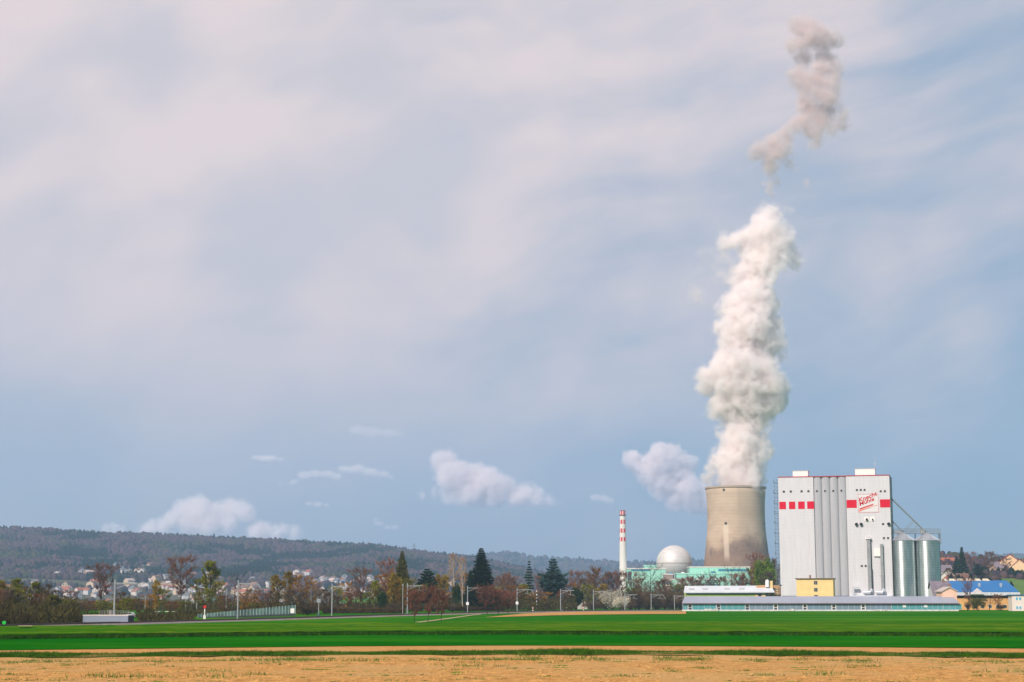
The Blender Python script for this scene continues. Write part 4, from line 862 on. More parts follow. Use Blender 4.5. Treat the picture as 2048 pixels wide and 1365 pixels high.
    for i, (k_, x, tp, w, Y, wh, v_) in enumerate((('bud', 676, 1176, 34, 575, 'right beside the third railway mast', 1), ('orange', 700, 1166, 32, 590, 'rust coloured, over the green meadow glimpse', 1), ('bare', 716, 1184, 36, 570, 'low, at the right of the meadow glimpse', 0), ('bud', 752, 1162, 32, 590, 'left of the ivy-clad trunk, olive', 0), ('orange', 812, 1176, 40, 575, 'low in front of the tall larch', 1),
        ('larch', 786, 1136, 40, 610, 'shorter one left of the tallest larch', 0), ('bud', 870, 1172, 36, 620, 'olive, between the dark pine and the yellow tree', 1), ('orange', 880, 1148, 30, 650, 'rust coloured, behind the yellow tree', 0), ('bare', 936, 1150, 34, 680, 'between the second birch and the spruce', 0), ('bud', 990, 1176, 36, 690, 'olive, at the right foot of the biggest spruce', 1),
        ('bare', 1012, 1150, 40, 720, 'rust brown, midway from spruce to thin spruce', 0), ('orange', 1024, 1172, 38, 700, 'rust coloured, behind the sixth mast', 1), ('bud', 1046, 1168, 34, 710, 'olive, at the foot of the thin ragged spruce', 0), ('bare', 1080, 1156, 36, 760, 'between the thin spruce and the cedar', 1), ('orange', 1142, 1168, 36, 740, 'rust coloured, right flank of the cedar', 1),
        ('bare', 1152, 1150, 40, 790, 'behind the dark green conical tree', 1), ('bud', 1176, 1172, 36, 770, 'olive, above the small gabled house', 1), ('orange', 1204, 1168, 38, 790, 'rust coloured, left of the white blossoms', 0), ('bare', 1180, 1150, 40, 860, 'reddish, second row above the small gabled house', 0), ('bare', 1226, 1152, 40, 880, 'second row above the white blossoms', 1),
        ('bud', 1256, 1178, 36, 800, 'olive, right of the ninth mast', 1), ('bare', 1282, 1158, 40, 880, 'left of the open bare tree before the mint block', 0), ('bare', 1316, 1162, 40, 890, 'right of the open bare tree before the mint block', 2), ('bud', 1348, 1172, 36, 860, 'olive, straight below the dome', 1), ('bare', 1378, 1156, 40, 910, 'before the left end of the upper mint hall', 0),
        ('bare', 1408, 1158, 40, 910, 'before the middle of the lowest mint hall', 1), ('bare', 1436, 1156, 40, 910, 'left of the large open bare tree', 0), ('bare', 1470, 1154, 44, 890, 'right of the large open bare tree', 1), ('bare', 1496, 1140, 44, 905, 'before the right base of the cooling tower', 0), ('bud', 1516, 1128, 40, 885, 'left half of the leafy clump by the mill', 1), ('fresh', 1540, 1124, 34, 870, 'smaller one touching the mill wall', 0))): put(k_, x, tp, w, Y, wh, v_)
    # --- orchard
    for i, (x, yb, tp, w) in enumerate(((832, 1247.5, 1187, 44), (858, 1245, 1184, 44), (884, 1242.5, 1190, 46), (976, 1229, 1180, 54), (997, 1228.5, 1184, 50), (1016, 1228, 1190, 40))):
        b = on_ground(x, yb); put('orchard', x, tp, w, b.y, ('leftmost of three by the gravel path', 'middle of three by the gravel path', 'rightmost of three by the gravel path', 'left one of the farther trio below the big spruce', 'middle one of the farther trio below the big spruce', 'right one of the farther trio, by the sixth mast')[i])
    # --- right hillside
    def hb(px, py): return hill_hit(3, px, py) or Vector((0, 1000, 1))
    for kind, x, yb, tp, w, wh, var in (('slim_spruce', 1917, 1158, 1094, 26, 'standing over the blue roof', 0), ('slim_spruce', 1906, 1150, 1112, 20, 'left of the taller spruce over the blue roof', 0), ('pine', 1948, 1160, 1128, 26, 'right of the slim spruce over the blue roof', 0), ('bare', 1968, 1150, 1106, 36, 'on the hill between spruce and red roofed house', 0),
                                        ('bare', 1992, 1145, 1112, 30, 'on the hill left of the red roofed house', 2), ('bare', 2004, 1150, 1120, 26, 'right in front of the red roofed house', 1), ('bare', 1934, 1140, 1108, 26, 'behind the dark pine on the hill', 1), ('bare', 1890, 1165, 1136, 24, 'beside the right silo', 2),
                                        ('scrub', 1995, 1152, 1138, 34, 'along the upper edge of the green slope', 1), ('scrub', 2026, 1150, 1138, 34, 'below the red roofed house', 2), ('scrub', 1962, 1158, 1142, 30, 'left end of the green slope', 1), ('scrub', 1902, 1160, 1148, 28, 'beside the tall slim spruce', 1), ('scrub', 1930, 1162, 1150, 28, 'between the two dark conifers', 1), ('scrub', 2050, 1150, 1136, 26, 'at the right frame edge on the hill', 1)):
        b = hb(x, yb); put(kind, x, tp, w, b.y, wh, var, 'trees on the right hillside', base=b.z - .5)
    put('scrub', 1944, 1188, 34, 690, 'olive green, in front of the orange wall', 2, look='rounded olive bush'); put('bare', 1925, 1162, 30, 700, 'in front of the blue roof', 1); put('open', 1968, 1192, 34, 690, 'in front of the orange wall'); put('scrub', 1990, 1206, 26, 690, 'low, in front of the orange wall', 1); put('bare', 1985, 1190, 26, 695, 'thin, in front of the orange wall', 0)
    put('scrub', 1924, 1200, 20, 660, 'dark, right against the end of the glass hall', 1)
    for k in P:
        for o in P[k]:
            if not o.get('placed'):
                for c in list(o.children): bpy.data.objects.remove(c)
                bpy.data.objects.remove(o)
    for o in COL.objects:
        if 'placed' in o.keys(): del o['placed']
    # dim thicket that closes the view between the trunks
    rs = np.random.RandomState(8); P_ = []
    for j in range(60000):
        px = rs.uniform(-120, 1420); Y = rs.uniform(640, 760) if px < 1150 else rs.uniform(900, 960); hmax = (6.0 if px < 560 else 4.2 if px < 770 else 8 if px < 1150 else 10)
        x = (px - 1024) / F * Y; hh = hmax * (.55 + .45 * mnoise.noise((x / 14, Y / 40, 1))); P_.append((x, Y, 1.2 + hh * rs.rand() ** .8))
    for j in range(26000):
        px = rs.uniform(-120, 640) if rs.rand() < .7 else rs.uniform(-120, 165); Y = (290 + px * .2 if px < 395 else 352 + px * .26) + rs.uniform(0, 90); x = (px - 1024) / F * Y
        hh = (4.6 if px < 165 else 1.7 if px < 560 else 3.2) * (.55 + .6 * mnoise.noise((x / 6, Y / 30, 7))) + 4.5 * max(0, mnoise.noise((x / 9, Y / 50, 3)) - .12) * (2 if px < 165 or px > 540 else 1)
        if (160 < px < 264 and Y < 342) or (260 < px < 288 and Y < 450): continue
        P_.append((x, Y, gz(x, Y) + hh * rs.rand() ** .8))
    P_ = np.array(P_); D = unit(rs.normal(0, 1, P_.shape) + (0, 0, .8)); n = len(P_)
    V, Fa = slivers(P_, D, rs.uniform(.7, 1.9, n), rs.uniform(.05, .2, n), rs)
    link_mesh('undergrowth', mesh_np('undergrowth', V, Fa), leaf_mat('thicket', (.035, .028, .014), (.085, .075, .025), scale=.12), kind='stuff', label='dim brown thicket between and behind the trackside trees')
# ------------------------------------------------------------------ the mill
def cladding(name, c, line=.55, var=.05, streak=.10, axis='z', metal=0., rough=.6):
    """sheet cladding: fine joint lines every `line` m and faint rain streaks"""
    if name in MATS: return MATS[name]
    m = bpy.data.materials.new(name); m.use_nodes = True; t = NT(m.node_tree); b = t.n['Principled BSDF']
    p = t.new('ShaderNodeTexCoord').outputs['Object']; s = t.sep(p); q = s[2] if axis == 'z' else s[0]
    w = t.m('FRACT', t.m('DIVIDE', q, line)); ln = t.m('LESS_THAN', w, .14)
    st = t.noise(t.v('MULTIPLY', p, (.9, .9, .05) if axis == 'z' else (.05, .9, .9)), 1.2, 4, .6); pan = t.noise(t.v('MULTIPLY', p, (.12, .12, .35)), 1.0, 3, .6)
    c3 = t.mix(t.rng(st, .3, .7), col([k * (1 - streak) for k in c[:3]]), col(c[:3])); c3 = t.mix(t.rng(pan, .4, .7, 0, .5), c3, col([k * (1 - var * 2) for k in c[:3]]))
    c3 = t.mix(t.m('MULTIPLY', ln, .22), c3, (.1, .1, .11, 1)); t.put(b.inputs['Base Color'], c3); b.inputs['Roughness'].default_value = rough; b.inputs['Specular IOR Level'].default_value = .15; b.inputs['Metallic'].default_value = metal
    MATS[name] = m; return m
def build_mill():
    A = R(15.0); XA = (1555.8 - 1024) / F * 725; e = empty('mill_building', (XA, 725, 1.2), -A, label='tall white and grey mill tower block with a broken red stripe and fluted middle bays', cat='mill')
    Wt = 46.3; Ht = 55.9; u = Wt / 900.; v = .0531; Dp = 22.
    wall = cladding('mill_wall', (.66, .66, .685), .6, .05, .11); wall2 = cladding('mill_flute', (.45, .46, .49), .6, .04, .12); side = cladding('mill_side_shaded', (.34, .36, .36), .6)
    red = mat('mill_red', (.62, .006, .030), .5, var=.05); dark = mat('mill_dark', (.03, .035, .04), .4); trim = mat('mill_trim', (.42, .05, .06), .5); white = mat('mill_white', (.80, .79, .76), .5, var=.03)
    X1 = .319 * Wt; X2 = .613 * Wt
    MB().box(0, X1, 0, Dp, 0, Ht).build('wall', wall, e, label='plain left bay of the mill wall')
    MB().box(X2, Wt, -.15, Dp - .02, 0, Ht + .02).build('wall', wall, e, label='plain right bay of the mill wall')
    m = MB(); m.box(X1 - .02, X2 + .02, .9, Dp - .05, 0, Ht - .03); bw = (X2 - X1) / 4
    for i in range(4):
        c = X1 + bw * (i + .5); n = 14; arc = [(c - bw / 2 * .97 * math.cos(math.pi * j / n), .9 - .85 * math.sin(math.pi * j / n)) for j in range(n + 1)]
        vs = [(x, y, z) for z in (.0, Ht - .05) for x, y in arc]; k = n + 1
        m.add(vs, [(j, j + 1, k + j + 1, k + j) for j in range(n)] + [tuple(range(k, 2 * k))])
    m.build('fluted_wall', wall2, e, smooth=True, label='four rounded grey silo bays in the middle')
    MB().box(-.12, X1, -.14, Dp, Ht + .0, Ht + .35).box(X1, X2, -.16, Dp, Ht - .02, Ht + .33).box(X2, Wt + .12, -.3, Dp, Ht + .03, Ht + .38).build('roof_edge', trim, e)
    MB().box(Wt, Wt + .12, -.05, Dp - .1, 0, Ht - .2).build('shaded_side_cladding', side, e)  # right flank turned from the sun: its shade is put into the darker colour
    for a, b, z, lb in ((247, 372, 2.4, 'left'), (755, 915, 2.75, 'right')):
        x0 = (a - 128) * u; x1 = (b - 128) * u
        rb = MB().box(x0, x1, 1.2, 7, Ht + .3, Ht + .3 + z).build('roof_box', white, e); MB().box(x0 - .1, x1 + .1, 1.1, 7.1, Ht + .3 + z, Ht + .5 + z).build('cap', mat('cap_grey', (.5, .49, .5), .6), rb)
    MB().tube(((915 - 128) * u, 3, Ht), ((915 - 128) * u, 3, Ht + 8.3), .09, .04, 6).box((915 - 128) * u - .5, (915 - 128) * u + .5, 2.96, 3.04, Ht + 5.2, Ht + 5.4).build('antenna', mat('cap_grey', (.5, .49, .5), .6), e)
    def fz(zy): return Ht - (zy - 215) * v
    for a, b in ((133, 188), (212, 264), (287, 341), (361, 417)): MB().box((a - 128) * u, (b - 128) * u, -.03, .0, fz(469), fz(409)).build('red_panel', red, e)
    for a, b in ((681, 762), (948, 1028)): MB().box((a - 128) * u, (b - 128) * u, -.19, -.15, fz(466), fz(402)).build('red_panel', red, e)
    def win(x, zy, s=16, y=0., name='window', mt=None):
        w = s * u / 2; z = fz(zy); f = MB().box(x - w - .12, x + w + .12, y - .05, y, z - w - .12, z + w + .12).build(name, mat('cap_grey', (.5, .49, .5), .6), e)
        MB().box(x - w, x + w, y - .08, y - .05, z - w, z + w).build('pane', mt or dark, f)
    for x in (173, 230, 318, 374): win((x - 128) * u, 328)
    for i in range(4): win(X1 + bw * (i + .42), 328, 15, .04)
    for x in (767, 798, 828): win((x - 128) * u, 325, 15, -.15)
    for x in (957, 990): win((x - 128) * u, 338, 15, -.15)
    for x in (967,): win((x - 128) * u, 596, 15, -.15)
    for x in (970, 1003): win((x - 128) * u, 706, 15, -.15)
    for x in (787, 818): win((x - 128) * u, 922, 15, -.15)
    def hood(x, zy, r=.55):
        z = fz(zy); h = MB().tube((x, -.16, z), (x, -1.15, z - .25), r, r * 1.05, 14, caps=False).build('vent_hood', mat('hood_grey', (.35, .35, .36), .5), e); MB().tube((x, -.17, z), (x, -1.0, z - .2), r * .93, r * .95, 14).build('vent_mouth', dark, h)
    for x in (755, 793): hood((x - 128) * u, 592, .62)
    hood((1012 - 128) * u, 592, .62)
    for x in (838, 884):
        z = fz(555); c = (x - 128) * u; pl = MB().box(c - .95, c + .95, -.24, -.15, z - .9, z + .95).build('vent_plate', white, e)
        MB().tube((c + .05, -.26, z - .1), (c + .05, -1.0, z - .35), .48 if x == 838 else .3, n=12).build('vent_mouth', dark, pl)
    # sign: thin red frame, two slanting lines of letters, two slanting bars
    x0, x1 = (774 - 128) * u, (936 - 128) * u; z0, z1 = fz(504), fz(357); y = -.2; t = .13
    sg = MB().box(x0, x1, -.19, -.15, z0, z1).build('sign_board', cladding('sign_ground', (.70, .69, .69), 1.2, .02, .03), e)
    MB().box(x0, x1, -.23, -.19, z1 - t, z1).box(x0, x1, -.23, -.19, z0, z0 + t).box(x0, x0 + t, -.23, -.19, z0 + t, z1 - t).box(x1 - t, x1, -.23, -.19, z0 + t, z1 - t).build('sign_frame', mat('sign_pink', (.62, .16, .18), .5), sg)
    hh = z1 - z0; ww = x1 - x0; sl = math.tan(R(20))
    def text(s, x, z, size, ang, w):
        cu = bpy.data.curves.new('t', 'FONT'); cu.body = s; cu.size = size; cu.extrude = .03; cu.shear = .25; cu.offset = .035 * size / 2
        o = bpy.data.objects.new('t', cu); COL.objects.link(o); dg = bpy.context.evaluated_depsgraph_get(); me = bpy.data.meshes.new_from_object(o.evaluated_get(dg)); bpy.data.objects.remove(o)
        xs = [q.co.x for q in me.vertices]; k = w / (max(xs) - min(xs)); mn = min(xs); ca, sa = math.cos(R(ang)), math.sin(R(ang))
        for q in me.vertices:
            a, b, c = (q.co.x - mn) * k, q.co.y, q.co.z; q.co = (x + a * ca - b * sa, -.245 - c, z + a * sa + b * ca)
        me.name = 'sign_lettering'; link_mesh('sign_lettering', me, mat('letter_red', (.55, .02, .03), .5), sg)
    text('Knecht', x0 + .055 * ww, z0 + .56 * hh, 2.35, 21, ww * .98); text('Mühle', x0 + .07 * ww, z0 + .36 * hh, 2.2, 20, ww * .80)
    P = lambda a, b: (x0 + a * ww, z0 + b * hh)
    MB().prism([P(.06, .16), P(.74, .41), P(.74, .47), P(.06, .23)], -.24, -.19).build('sign_bar', mat('letter_red', (.55, .02, .03), .5), sg)
    MB().prism([P(.03, .05), P(.74, .33), P(.97, .385), P(.97, .40), P(.74, .365), P(.03, .13)], -.24, -.19).build('sign_bar', mat('sign_orange', (.75, .22, .16), .5), sg, label='paler lower bar of the sign')
    # ducts
    gm = mat('duct_grey', (.30, .32, .33), .45, .3, scale=.4); lm = mat('duct_light', (.55, .58, .62), .4, .3, scale=.4)
    def X(a): return (a - 128) * u
    MB().box(X(834), X(862), -1.6, -.4, fz(1105), fz(720)).tube((X(848), -1, fz(720)), (X(848), -1, fz(698)), .8, .8, 12).build('vertical_duct', gm, e); MB().box(X(826), X(868), -1.9, -.15, fz(712), fz(702)).build('duct_hood', white, e)
    MB().box(X(938), X(960), -1.5, -.4, fz(1112), fz(752)).box(X(930), X(967), -.4, -.15, fz(1000), fz(996)).box(X(930), X(967), -.4, -.15, fz(860), fz(856)).build('vertical_duct', gm, e)
    MB().box(X(888), X(938), -.9, -.15, fz(848), fz(786)).build('white_panel', white, e)
    m = MB().box(X(864), X(867), -.5, -.15, fz(1100), fz(720)).box(X(872), X(875), -.35, -.15, fz(1120), fz(950)); m.build('pipe', dark, e)
    for a, b in ((780, 868), (878, 966)): MB().tube((X(a) + .8, -2.0, fz(1128)), (X(b) - .8, -2.0, fz(1128)), .85, .85, 14).tube((X(b) - .8, -2., fz(1128)), (X(b) - .4, -1.2, fz(1105)), .8, .7, 12).build('horizontal_filter', lm, e, smooth=True)
    MB().box(X(706), X(762), -2.4, -1.4, fz(1098), fz(1084)).box(X(706), X(724), -2.4, -1.4, fz(1140), fz(1098)).box(X(712), X(745), -2.3, -1.5, fz(1146), fz(1132)).build('bent_duct', lm, e)
    MB().prism([(X(688), fz(1150)), (X(1022), fz(1152)), (X(1018), fz(1182)), (X(700), fz(1182))], -4, -.16).build('canopy', mat('canopy_pale', (.62, .66, .72), .5), e)
    MB().box(.6, X2 - .2, -.12, 0, fz(1200), fz(1153)).build('plinth', mat('plinth_blue', (.09, .14, .20), .6), e)
    # outside escape ladder on the left flank
    m = MB(); st = mat('ladder_steel', (.16, .19, .21), .5, .3)
    for xx in (-1.75, -.45): m.box(xx - .07, xx + .07, .3, .44, 0, Ht - .5)
    z = 1.
    while z < Ht - 1: m.box(-1.9, -.1, .25, .5, z, z + .12); m.bar((-1.7, .35, z), (-.4, .35, z + 1.5), .09); z += 1.5
    for k in range(13): zz = 2 + k * 4.3; m.box(-2.1, -.02, .1, 1.3, zz, zz + .14).box(-2.1, -2.02, .1, 1.3, zz, zz + 1.1)
    m.build('escape_ladder', st, e)
    return e
def galv(name):
    if name in MATS: return MATS[name]
    m = bpy.data.materials.new(name); m.use_nodes = True; t = NT(m.node_tree); b = t.n['Principled BSDF']
    p = t.new('ShaderNodeTexCoord').outputs['Object']; s = t.sep(p); a = t.m('ARCTAN2', s[1], s[0])
    seam = t.m('LESS_THAN', t.m('FRACT', t.m('MULTIPLY', a, 3.5)), .05); ring = t.m('LESS_THAN', t.m('FRACT', t.m('DIVIDE', s[2], 1.1)), .10)
    n = t.noise(t.v('MULTIPLY', p, (1, 1, .25)), .8, 4, .6); c = t.mix(t.rng(n, .3, .7), (.46, .54, .54, 1), (.62, .68, .68, 1)); c = t.mix(t.m('MULTIPLY', t.m('MAXIMUM', seam, ring), .30), c, (.10, .13, .13, 1))
    t.put(b.inputs['Base Color'], c); b.inputs['Metallic'].default_value = .9; b.inputs['Roughness'].default_value = .42
    b.inputs['Anisotropic'].default_value = .78; b.inputs['Anisotropic Rotation'].default_value = .25; t.l.new(t.new('ShaderNodeTangent', direction_type='RADIAL', axis='Z').outputs[0], b.inputs['Tangent'])
    MATS[name] = m; return m
def build_silos():
    g = galv('galvanised'); Y = 716.; s = Y / F; z0 = 1.2
    for i, (px, lb) in enumerate(((1807.3, 'left of two, touching the mill'), (1855.8, 'right of two, at the outer end'))):
        c = at(px, 1150, Y); e = empty('grain_silo', (c.x, Y, z0), label='ribbed galvanised grain silo with a cone roof, ' + lb, cat='silo', group='grain silos beside the mill'); r = 24.0 * s; ze = CAMZ + (HOR - 1084) * s - z0; zt = CAMZ + (HOR - 1068.5) * s - z0
        MB().lathe([(r, 0), (r, ze)], 64).build('body', g, e, smooth=True); rf = MB().lathe([(r * 1.05, ze - .15), (r * 1.05, ze), (.75, zt - .1), (.75, zt + .35), (0.01, zt + .4)], 32).build('cone_roof', mat('cone_metal', (.44, .47, .50), .4, .6), e)
        m = MB()
        for k in range(24):
            a = 2 * math.pi * k / 24; ca, sa = math.cos(a), math.sin(a); m.bar((ca * r * 1.04, sa * r * 1.04, ze + .06), (ca * .8, sa * .8, zt), .1)
        m.build('roof_rib', mat('cone_rib', (.6, .64, .68), .4, .5), rf)
    st = mat('gantry_steel', (.27, .31, .32), .5, .35)
    P = lambda px, py, dy=0: at(px, py, Y + dy)
    e = empty('conveyor_gantry', P(1830, 1067) * 1, label='steel walkway on posts over the silo roofs with slanting feed pipes from the mill', cat='gantry'); o = e.location
    q = lambda px, py, dy=0: P(px, py, dy) - o
    m = MB(); a, b = q(1784, 1067), q(1880.5, 1067); m.box(a.x, b.x, -1, 1, -.2, .05)
    for yy in (-1, 1):
        for h in (.7, 1.3, 1.9): m.bar((a.x, yy, h), (b.x, yy, h), .07)
        for k in range(22): x = a.x + (b.x - a.x) * k / 21; m.box(x - .05, x + .05, yy - .05, yy + .05, 0, 1.9)
    m.build('walkway', st, e)
    m = MB(); zb = q(1830, 1190).z
    for px in (1784.5, 1831.5, 1879.5): c = q(px, 1067); m.box(c.x - .18, c.x + .18, 1.1, 1.4, zb if px > 1870 else q(px, 1090).z, 0)
    c = q(1879.5, 1067); m.box(c.x - .15, c.x + .15, -1.2, -.9, q(1, 1089).z, 0); m.build('gantry_post', st, e)
    MB().tube(q(1779, 994), q(1853, 1066), .33, n=10).build('feed_pipe', st, e, smooth=True); MB().tube(q(1782, 1040), q(1808, 1067), .28, n=10).build('feed_pipe', st, e, smooth=True)
    m = MB()
    for (a, b) in (((1826, 1041), (1801, 1066)), ((1829, 1044), (1805, 1067)), ((1834, 1050), (1819, 1066)), ((1837, 1052), (1823, 1066))): m.bar(q(*a), q(*b), .14)
    for k in range(5): t = k / 5; m.bar(q(1826 - 25 * t, 1041 + 25 * t), q(1829 - 24 * (t + .1), 1044 + 23 * (t + .1)), .1)
    m.build('support_lattice', st, e); MB().box(*[q(1840, 1066)[0], q(1848, 1066)[0], -.6, .6, .05, 1.6]).box(q(1790, 1066)[0], q(1802, 1066)[0], -.6, .6, .05, 1.0).build('drive_housing', mat('cap_grey', (.5, .49, .5), .6), e)

def house_box(name, px0, px1, ytop, Y, depth, wall, roof, label, cat='building', zb=1.1, rz=0., over=.5, rth=.3):
    """flat roofed block placed by its front corners"""
    a = at(px0, ytop, Y); b = at(px1, ytop, Y); w = b.x - a.x; e = empty(name, (a.x, Y, zb), rz, label=label, cat=cat); h = a.z - zb
    MB().box(0, w, 0, depth, 0, h - rth).build('wall', wall, e); MB().box(-over, w + over, -over, depth + over, h - rth, h).build('roof', roof, e); return e, w, h
def build_works():
    # --- yellow house in front of the mill
    yel = mat('yellow_render', (.80, .60, .27), .8, var=.07, scale=.35, detail=6); e, w, h = house_box('yellow_building', 1592.5, 1665, 1157, 692, 9, yel, mat('yellow_roof', (.17, .10, .06), .7), 'cream yellow flat roofed house standing before the mill', rz=R(-15)); dk = mat('win_dark', (.05, .055, .06), .3)
    for zz, hh_, nm in ((h - 2.6, 1.6, 1), (h - 5.4, 1.6, 1), (h - 8.2, 1.6, 1)):
        f = MB().box(w * .47, w * .58, -.06, 0, zz, zz + hh_).build('window', mat('frame_grey', (.42, .38, .30), .6), e); MB().box(w * .485, w * .52, -.09, -.06, zz + .15, zz + hh_ - .15).box(w * .53, w * .565, -.09, -.06, zz + .15, zz + hh_ - .15).build('pane', dk, f)
    MB().box(w * .34, w * .39, 2, 2.8, h, h + 1.3).build('chimney', mat('chimney_brown', (.25, .17, .12), .8), e)
    # --- long glass hall
    Y = 640.; s = Y / F; a = at(1366.5, 1220, Y); b = at(1917, 1220, Y); W = b.x - a.x; z0 = gz(a.x, Y)
    e = empty('glass_hall', (a.x, Y, z0), label='very long low glasshouse hall with a grey lean roof along the far field edge', cat='hall')
    ze = CAMZ + (HOR - 1207.6) * s - z0; zr = CAMZ + (HOR - 1194.5) * (Y + 9) / F - z0
    MB().box(.3, W - .3, .3, 8.6, 0, ze - .1).build('core_wall', mat('core_grey', (.13, .19, .21), .8, var=.4, scale=.25), e)
    metal = mat('hall_roof', (.36, .39, .46), .45, .2, var=.07, scale=.12, stretch=(1, .2, .2))
    MB().add([(-.5, -.7, ze), (W + .3, -.7, ze), (W + .3, 9, zr), (1.6, 9, zr), (-.5, -.7, ze + .28), (W + .3, -.7, ze + .28), (W + .3, 9, zr + .2), (1.6, 9, zr + .2)], [(0, 1, 2, 3), (4, 7, 6, 5), (0, 4, 5, 1), (1, 5, 6, 2), (2, 6, 7, 3), (3, 7, 4, 0)]).build('roof', metal, e)
    MB().box(-.55, W + .35, -.80, -.72, ze - .12, ze + .1).build('gutter', mat('gutter_red', (.20, .10, .08), .6), e)
    MB().box(-.4, W, -.35, .3, 0, .55).build('plinth', mat('plinth_white', (.66, .68, .66), .7, var=.12, scale=.8), e)
    teal = mat('glass_teal', (.035, .20, .23), .12, var=.6, scale=.30, spec=.6, c2=(.10, .33, .33)); gl = mat('glass_grey', (.11, .17, .23), .14, var=.5, scale=.25, spec=.6, c2=(.19, .26, .32)); fr = mat('frame_pale', (.48, .53, .54), .5); fw = mat('frame_white', (.78, .78, .74), .5)
    doors = [1380, 1436, 1493, 1549, 1607, 1664, 1722]; cuts = [1366.5] + doors + [1778, 1838, 1880, 1917]
    def X(px): return (px - 1366.5) * s
    for i, (p, q) in enumerate(zip(cuts, cuts[1:])):
        x0, x1 = X(p) + (.9 if p in doors else .06), X(q) - (.9 if q in doors else .06); pane = MB().box(x0, x1, -.02, .1, .62, ze - .16).build('glazing', teal if (i < 3 or i >= 8) else gl, e)
        m = MB(); n = max(2, int((x1 - x0) / 1.9))
        for k in range(n + 1): xx = x0 + (x1 - x0) * k / n; m.box(xx - .05, xx + .05, -.09, -.03, .62, ze - .16)
        m.box(x0, x1, -.085, -.035, ze * .52, ze * .52 + .07); m.build('glazing_bar', fr, pane)
    for i, p in enumerate(doors):
        x = X(p); d = MB().box(x - .85, x + .85, -.12, -.02, .05, ze - .1).build('door', fw if i > 2 else fr, e)
        MB().box(x - .55, x + .55, -.16, -.12, .45, ze * .44).box(x - .55, x + .55, -.16, -.12, ze * .52, ze * .86).build('pane', dk, d)
    for px in (1800, 1842): MB().box(X(px), X(px) + 1.3, -.1, -.03, ze * .5, ze * .85).build('white_panel', fw, e)
    # heaps of pale sacks and crates along the plinth
    rnd = random.Random(5)
    for i, (p0, p1, hh_, nm) in enumerate(((1408, 1432, .9, 'left of the second door'), (1566, 1580, .8, 'right of the fourth door'), (1500, 1530, .5, 'right of the third door'), (1745, 1765, .6, 'right of the last door'), (1870, 1900, .45, 'near the right end'))):
        m = MB(); x = X(p0)
        while x < X(p1): w_ = rnd.uniform(.8, 1.6); k = rnd.uniform(.55, 1.1) * hh_; m.box(x, x + w_ - .08, -1.4 - rnd.uniform(0, .3), -.5, 0, k); x += w_
        o = m.build('pallet_stack', mat('sack_pale', (.60, .60, .54), .8, var=.3, scale=1.2), loc=(a.x, Y, z0)); tag(o, 'row of pale packs in front of the glass hall, ' + nm, 'packs', 'pale packs along the glass hall')
    # --- pale roofed hall behind, left
    Y = 662.; s = Y / F; a = at(1371, 1190, Y); b = at(1549, 1190, Y); W = b.x - a.x; z0 = 1.2; e = empty('pale_roofed_hall', (a.x, Y, z0), label='hall with a pale blue roof, four skylights and yellow-green walls behind the glass hall', cat='hall')
    zz = lambda y, YY=Y: CAMZ + (HOR - y) * YY / F - z0; ze = zz(1187); zr = zz(1174.5, Y + 10)
    MB().box(.5, W - 3.5, .4, 10, 0, ze).build('wall', mat('lime_wall', (.42, .55, .16), .7, var=.08), e); MB().box(W - 7.6, W - 3.4, .3, .4, 0.2, ze).build('yellow_wall_panel', yel, e)
    rf = MB().add([(-.7, -.5, ze), (W, -.5, ze + .15), (W + .3, 10, zr + .15), (.8, 10, zr), (-.7, -.5, ze + .3), (W, -.5, ze + .45), (W + .3, 10, zr + .4), (.8, 10, zr + .25)], [(0, 1, 2, 3), (4, 7, 6, 5), (0, 4, 5, 1), (1, 5, 6, 2), (2, 6, 7, 3), (3, 7, 4, 0)]).build('roof', mat('pale_roof', (.66, .70, .72), .45, .1, var=.06, scale=.2), e)
    for px in (1385, 1412, 1455, 1485):
        x = (px - 1371) * s; k = lambda y: ze + .3 + (zr - ze) * (y + .5) / 10.5
        f = MB().add([(x - 1, 3.4, k(3.4) + .03), (x + 1.1, 3.4, k(3.4) + .03), (x + 1.3, 5.4, k(5.4) + .03), (x - .8, 5.4, k(5.4) + .03), (x - 1, 3.4, k(3.4) + .16), (x + 1.1, 3.4, k(3.4) + .16), (x + 1.3, 5.4, k(5.4) + .16), (x - .8, 5.4, k(5.4) + .16)], [(0, 1, 2, 3), (4, 7, 6, 5), (0, 4, 5, 1), (1, 5, 6, 2), (2, 6, 7, 3), (3, 7, 4, 0)]).build('skylight', mat('skylight_rim', (.40, .42, .40), .5), rf)
    for px in (1518, 1533): x = (px - 1371) * s; MB().box(x - .6, x + .6, .2, .3, ze - 1.7, ze - .4).build('window', dk, e)
    MB().box(.2, W - 3.2, -.42, -.34, ze - .25, ze + .02).build('gutter', mat('gutter_dark', (.05, .09, .11), .5), e)
    MB().prism([(0, 0), (9.5, 0), (9, 1.0), (.6, 1.0)], 6.5, 9.5).build('ridge_box', mat('box_orange', (.50, .30, .16), .7), e).location = ((1516 - 1371) * s, 0, zr - .5)
    MB().tube((0, 0, 0), (0, 0, 2.2), .8, .8, 12).lathe([(.8, 2.2), (.55, 2.7), (.01, 2.9)], 12).build('roof_vent', mat('mill_white', (.8, .79, .76), .5), e, smooth=True).location = ((1538 - 1371) * s, 6, zr - .2)
    MB().box(0, .9, 0, .9, 0, 2.8).build('chimney', yel, e).location = ((1544 - 1371) * s, 6, zr - .6)
    e, w, h = house_box('brown_annex', 1549, 1560.5, 1170, 676, 8, mat('annex_brown', (.26, .18, .12), .85, var=.3, scale=.8), mat('gutter_dark', (.05, .09, .11), .5), 'narrow brown annex wedged between pale roofed hall and mill', rz=R(-10))
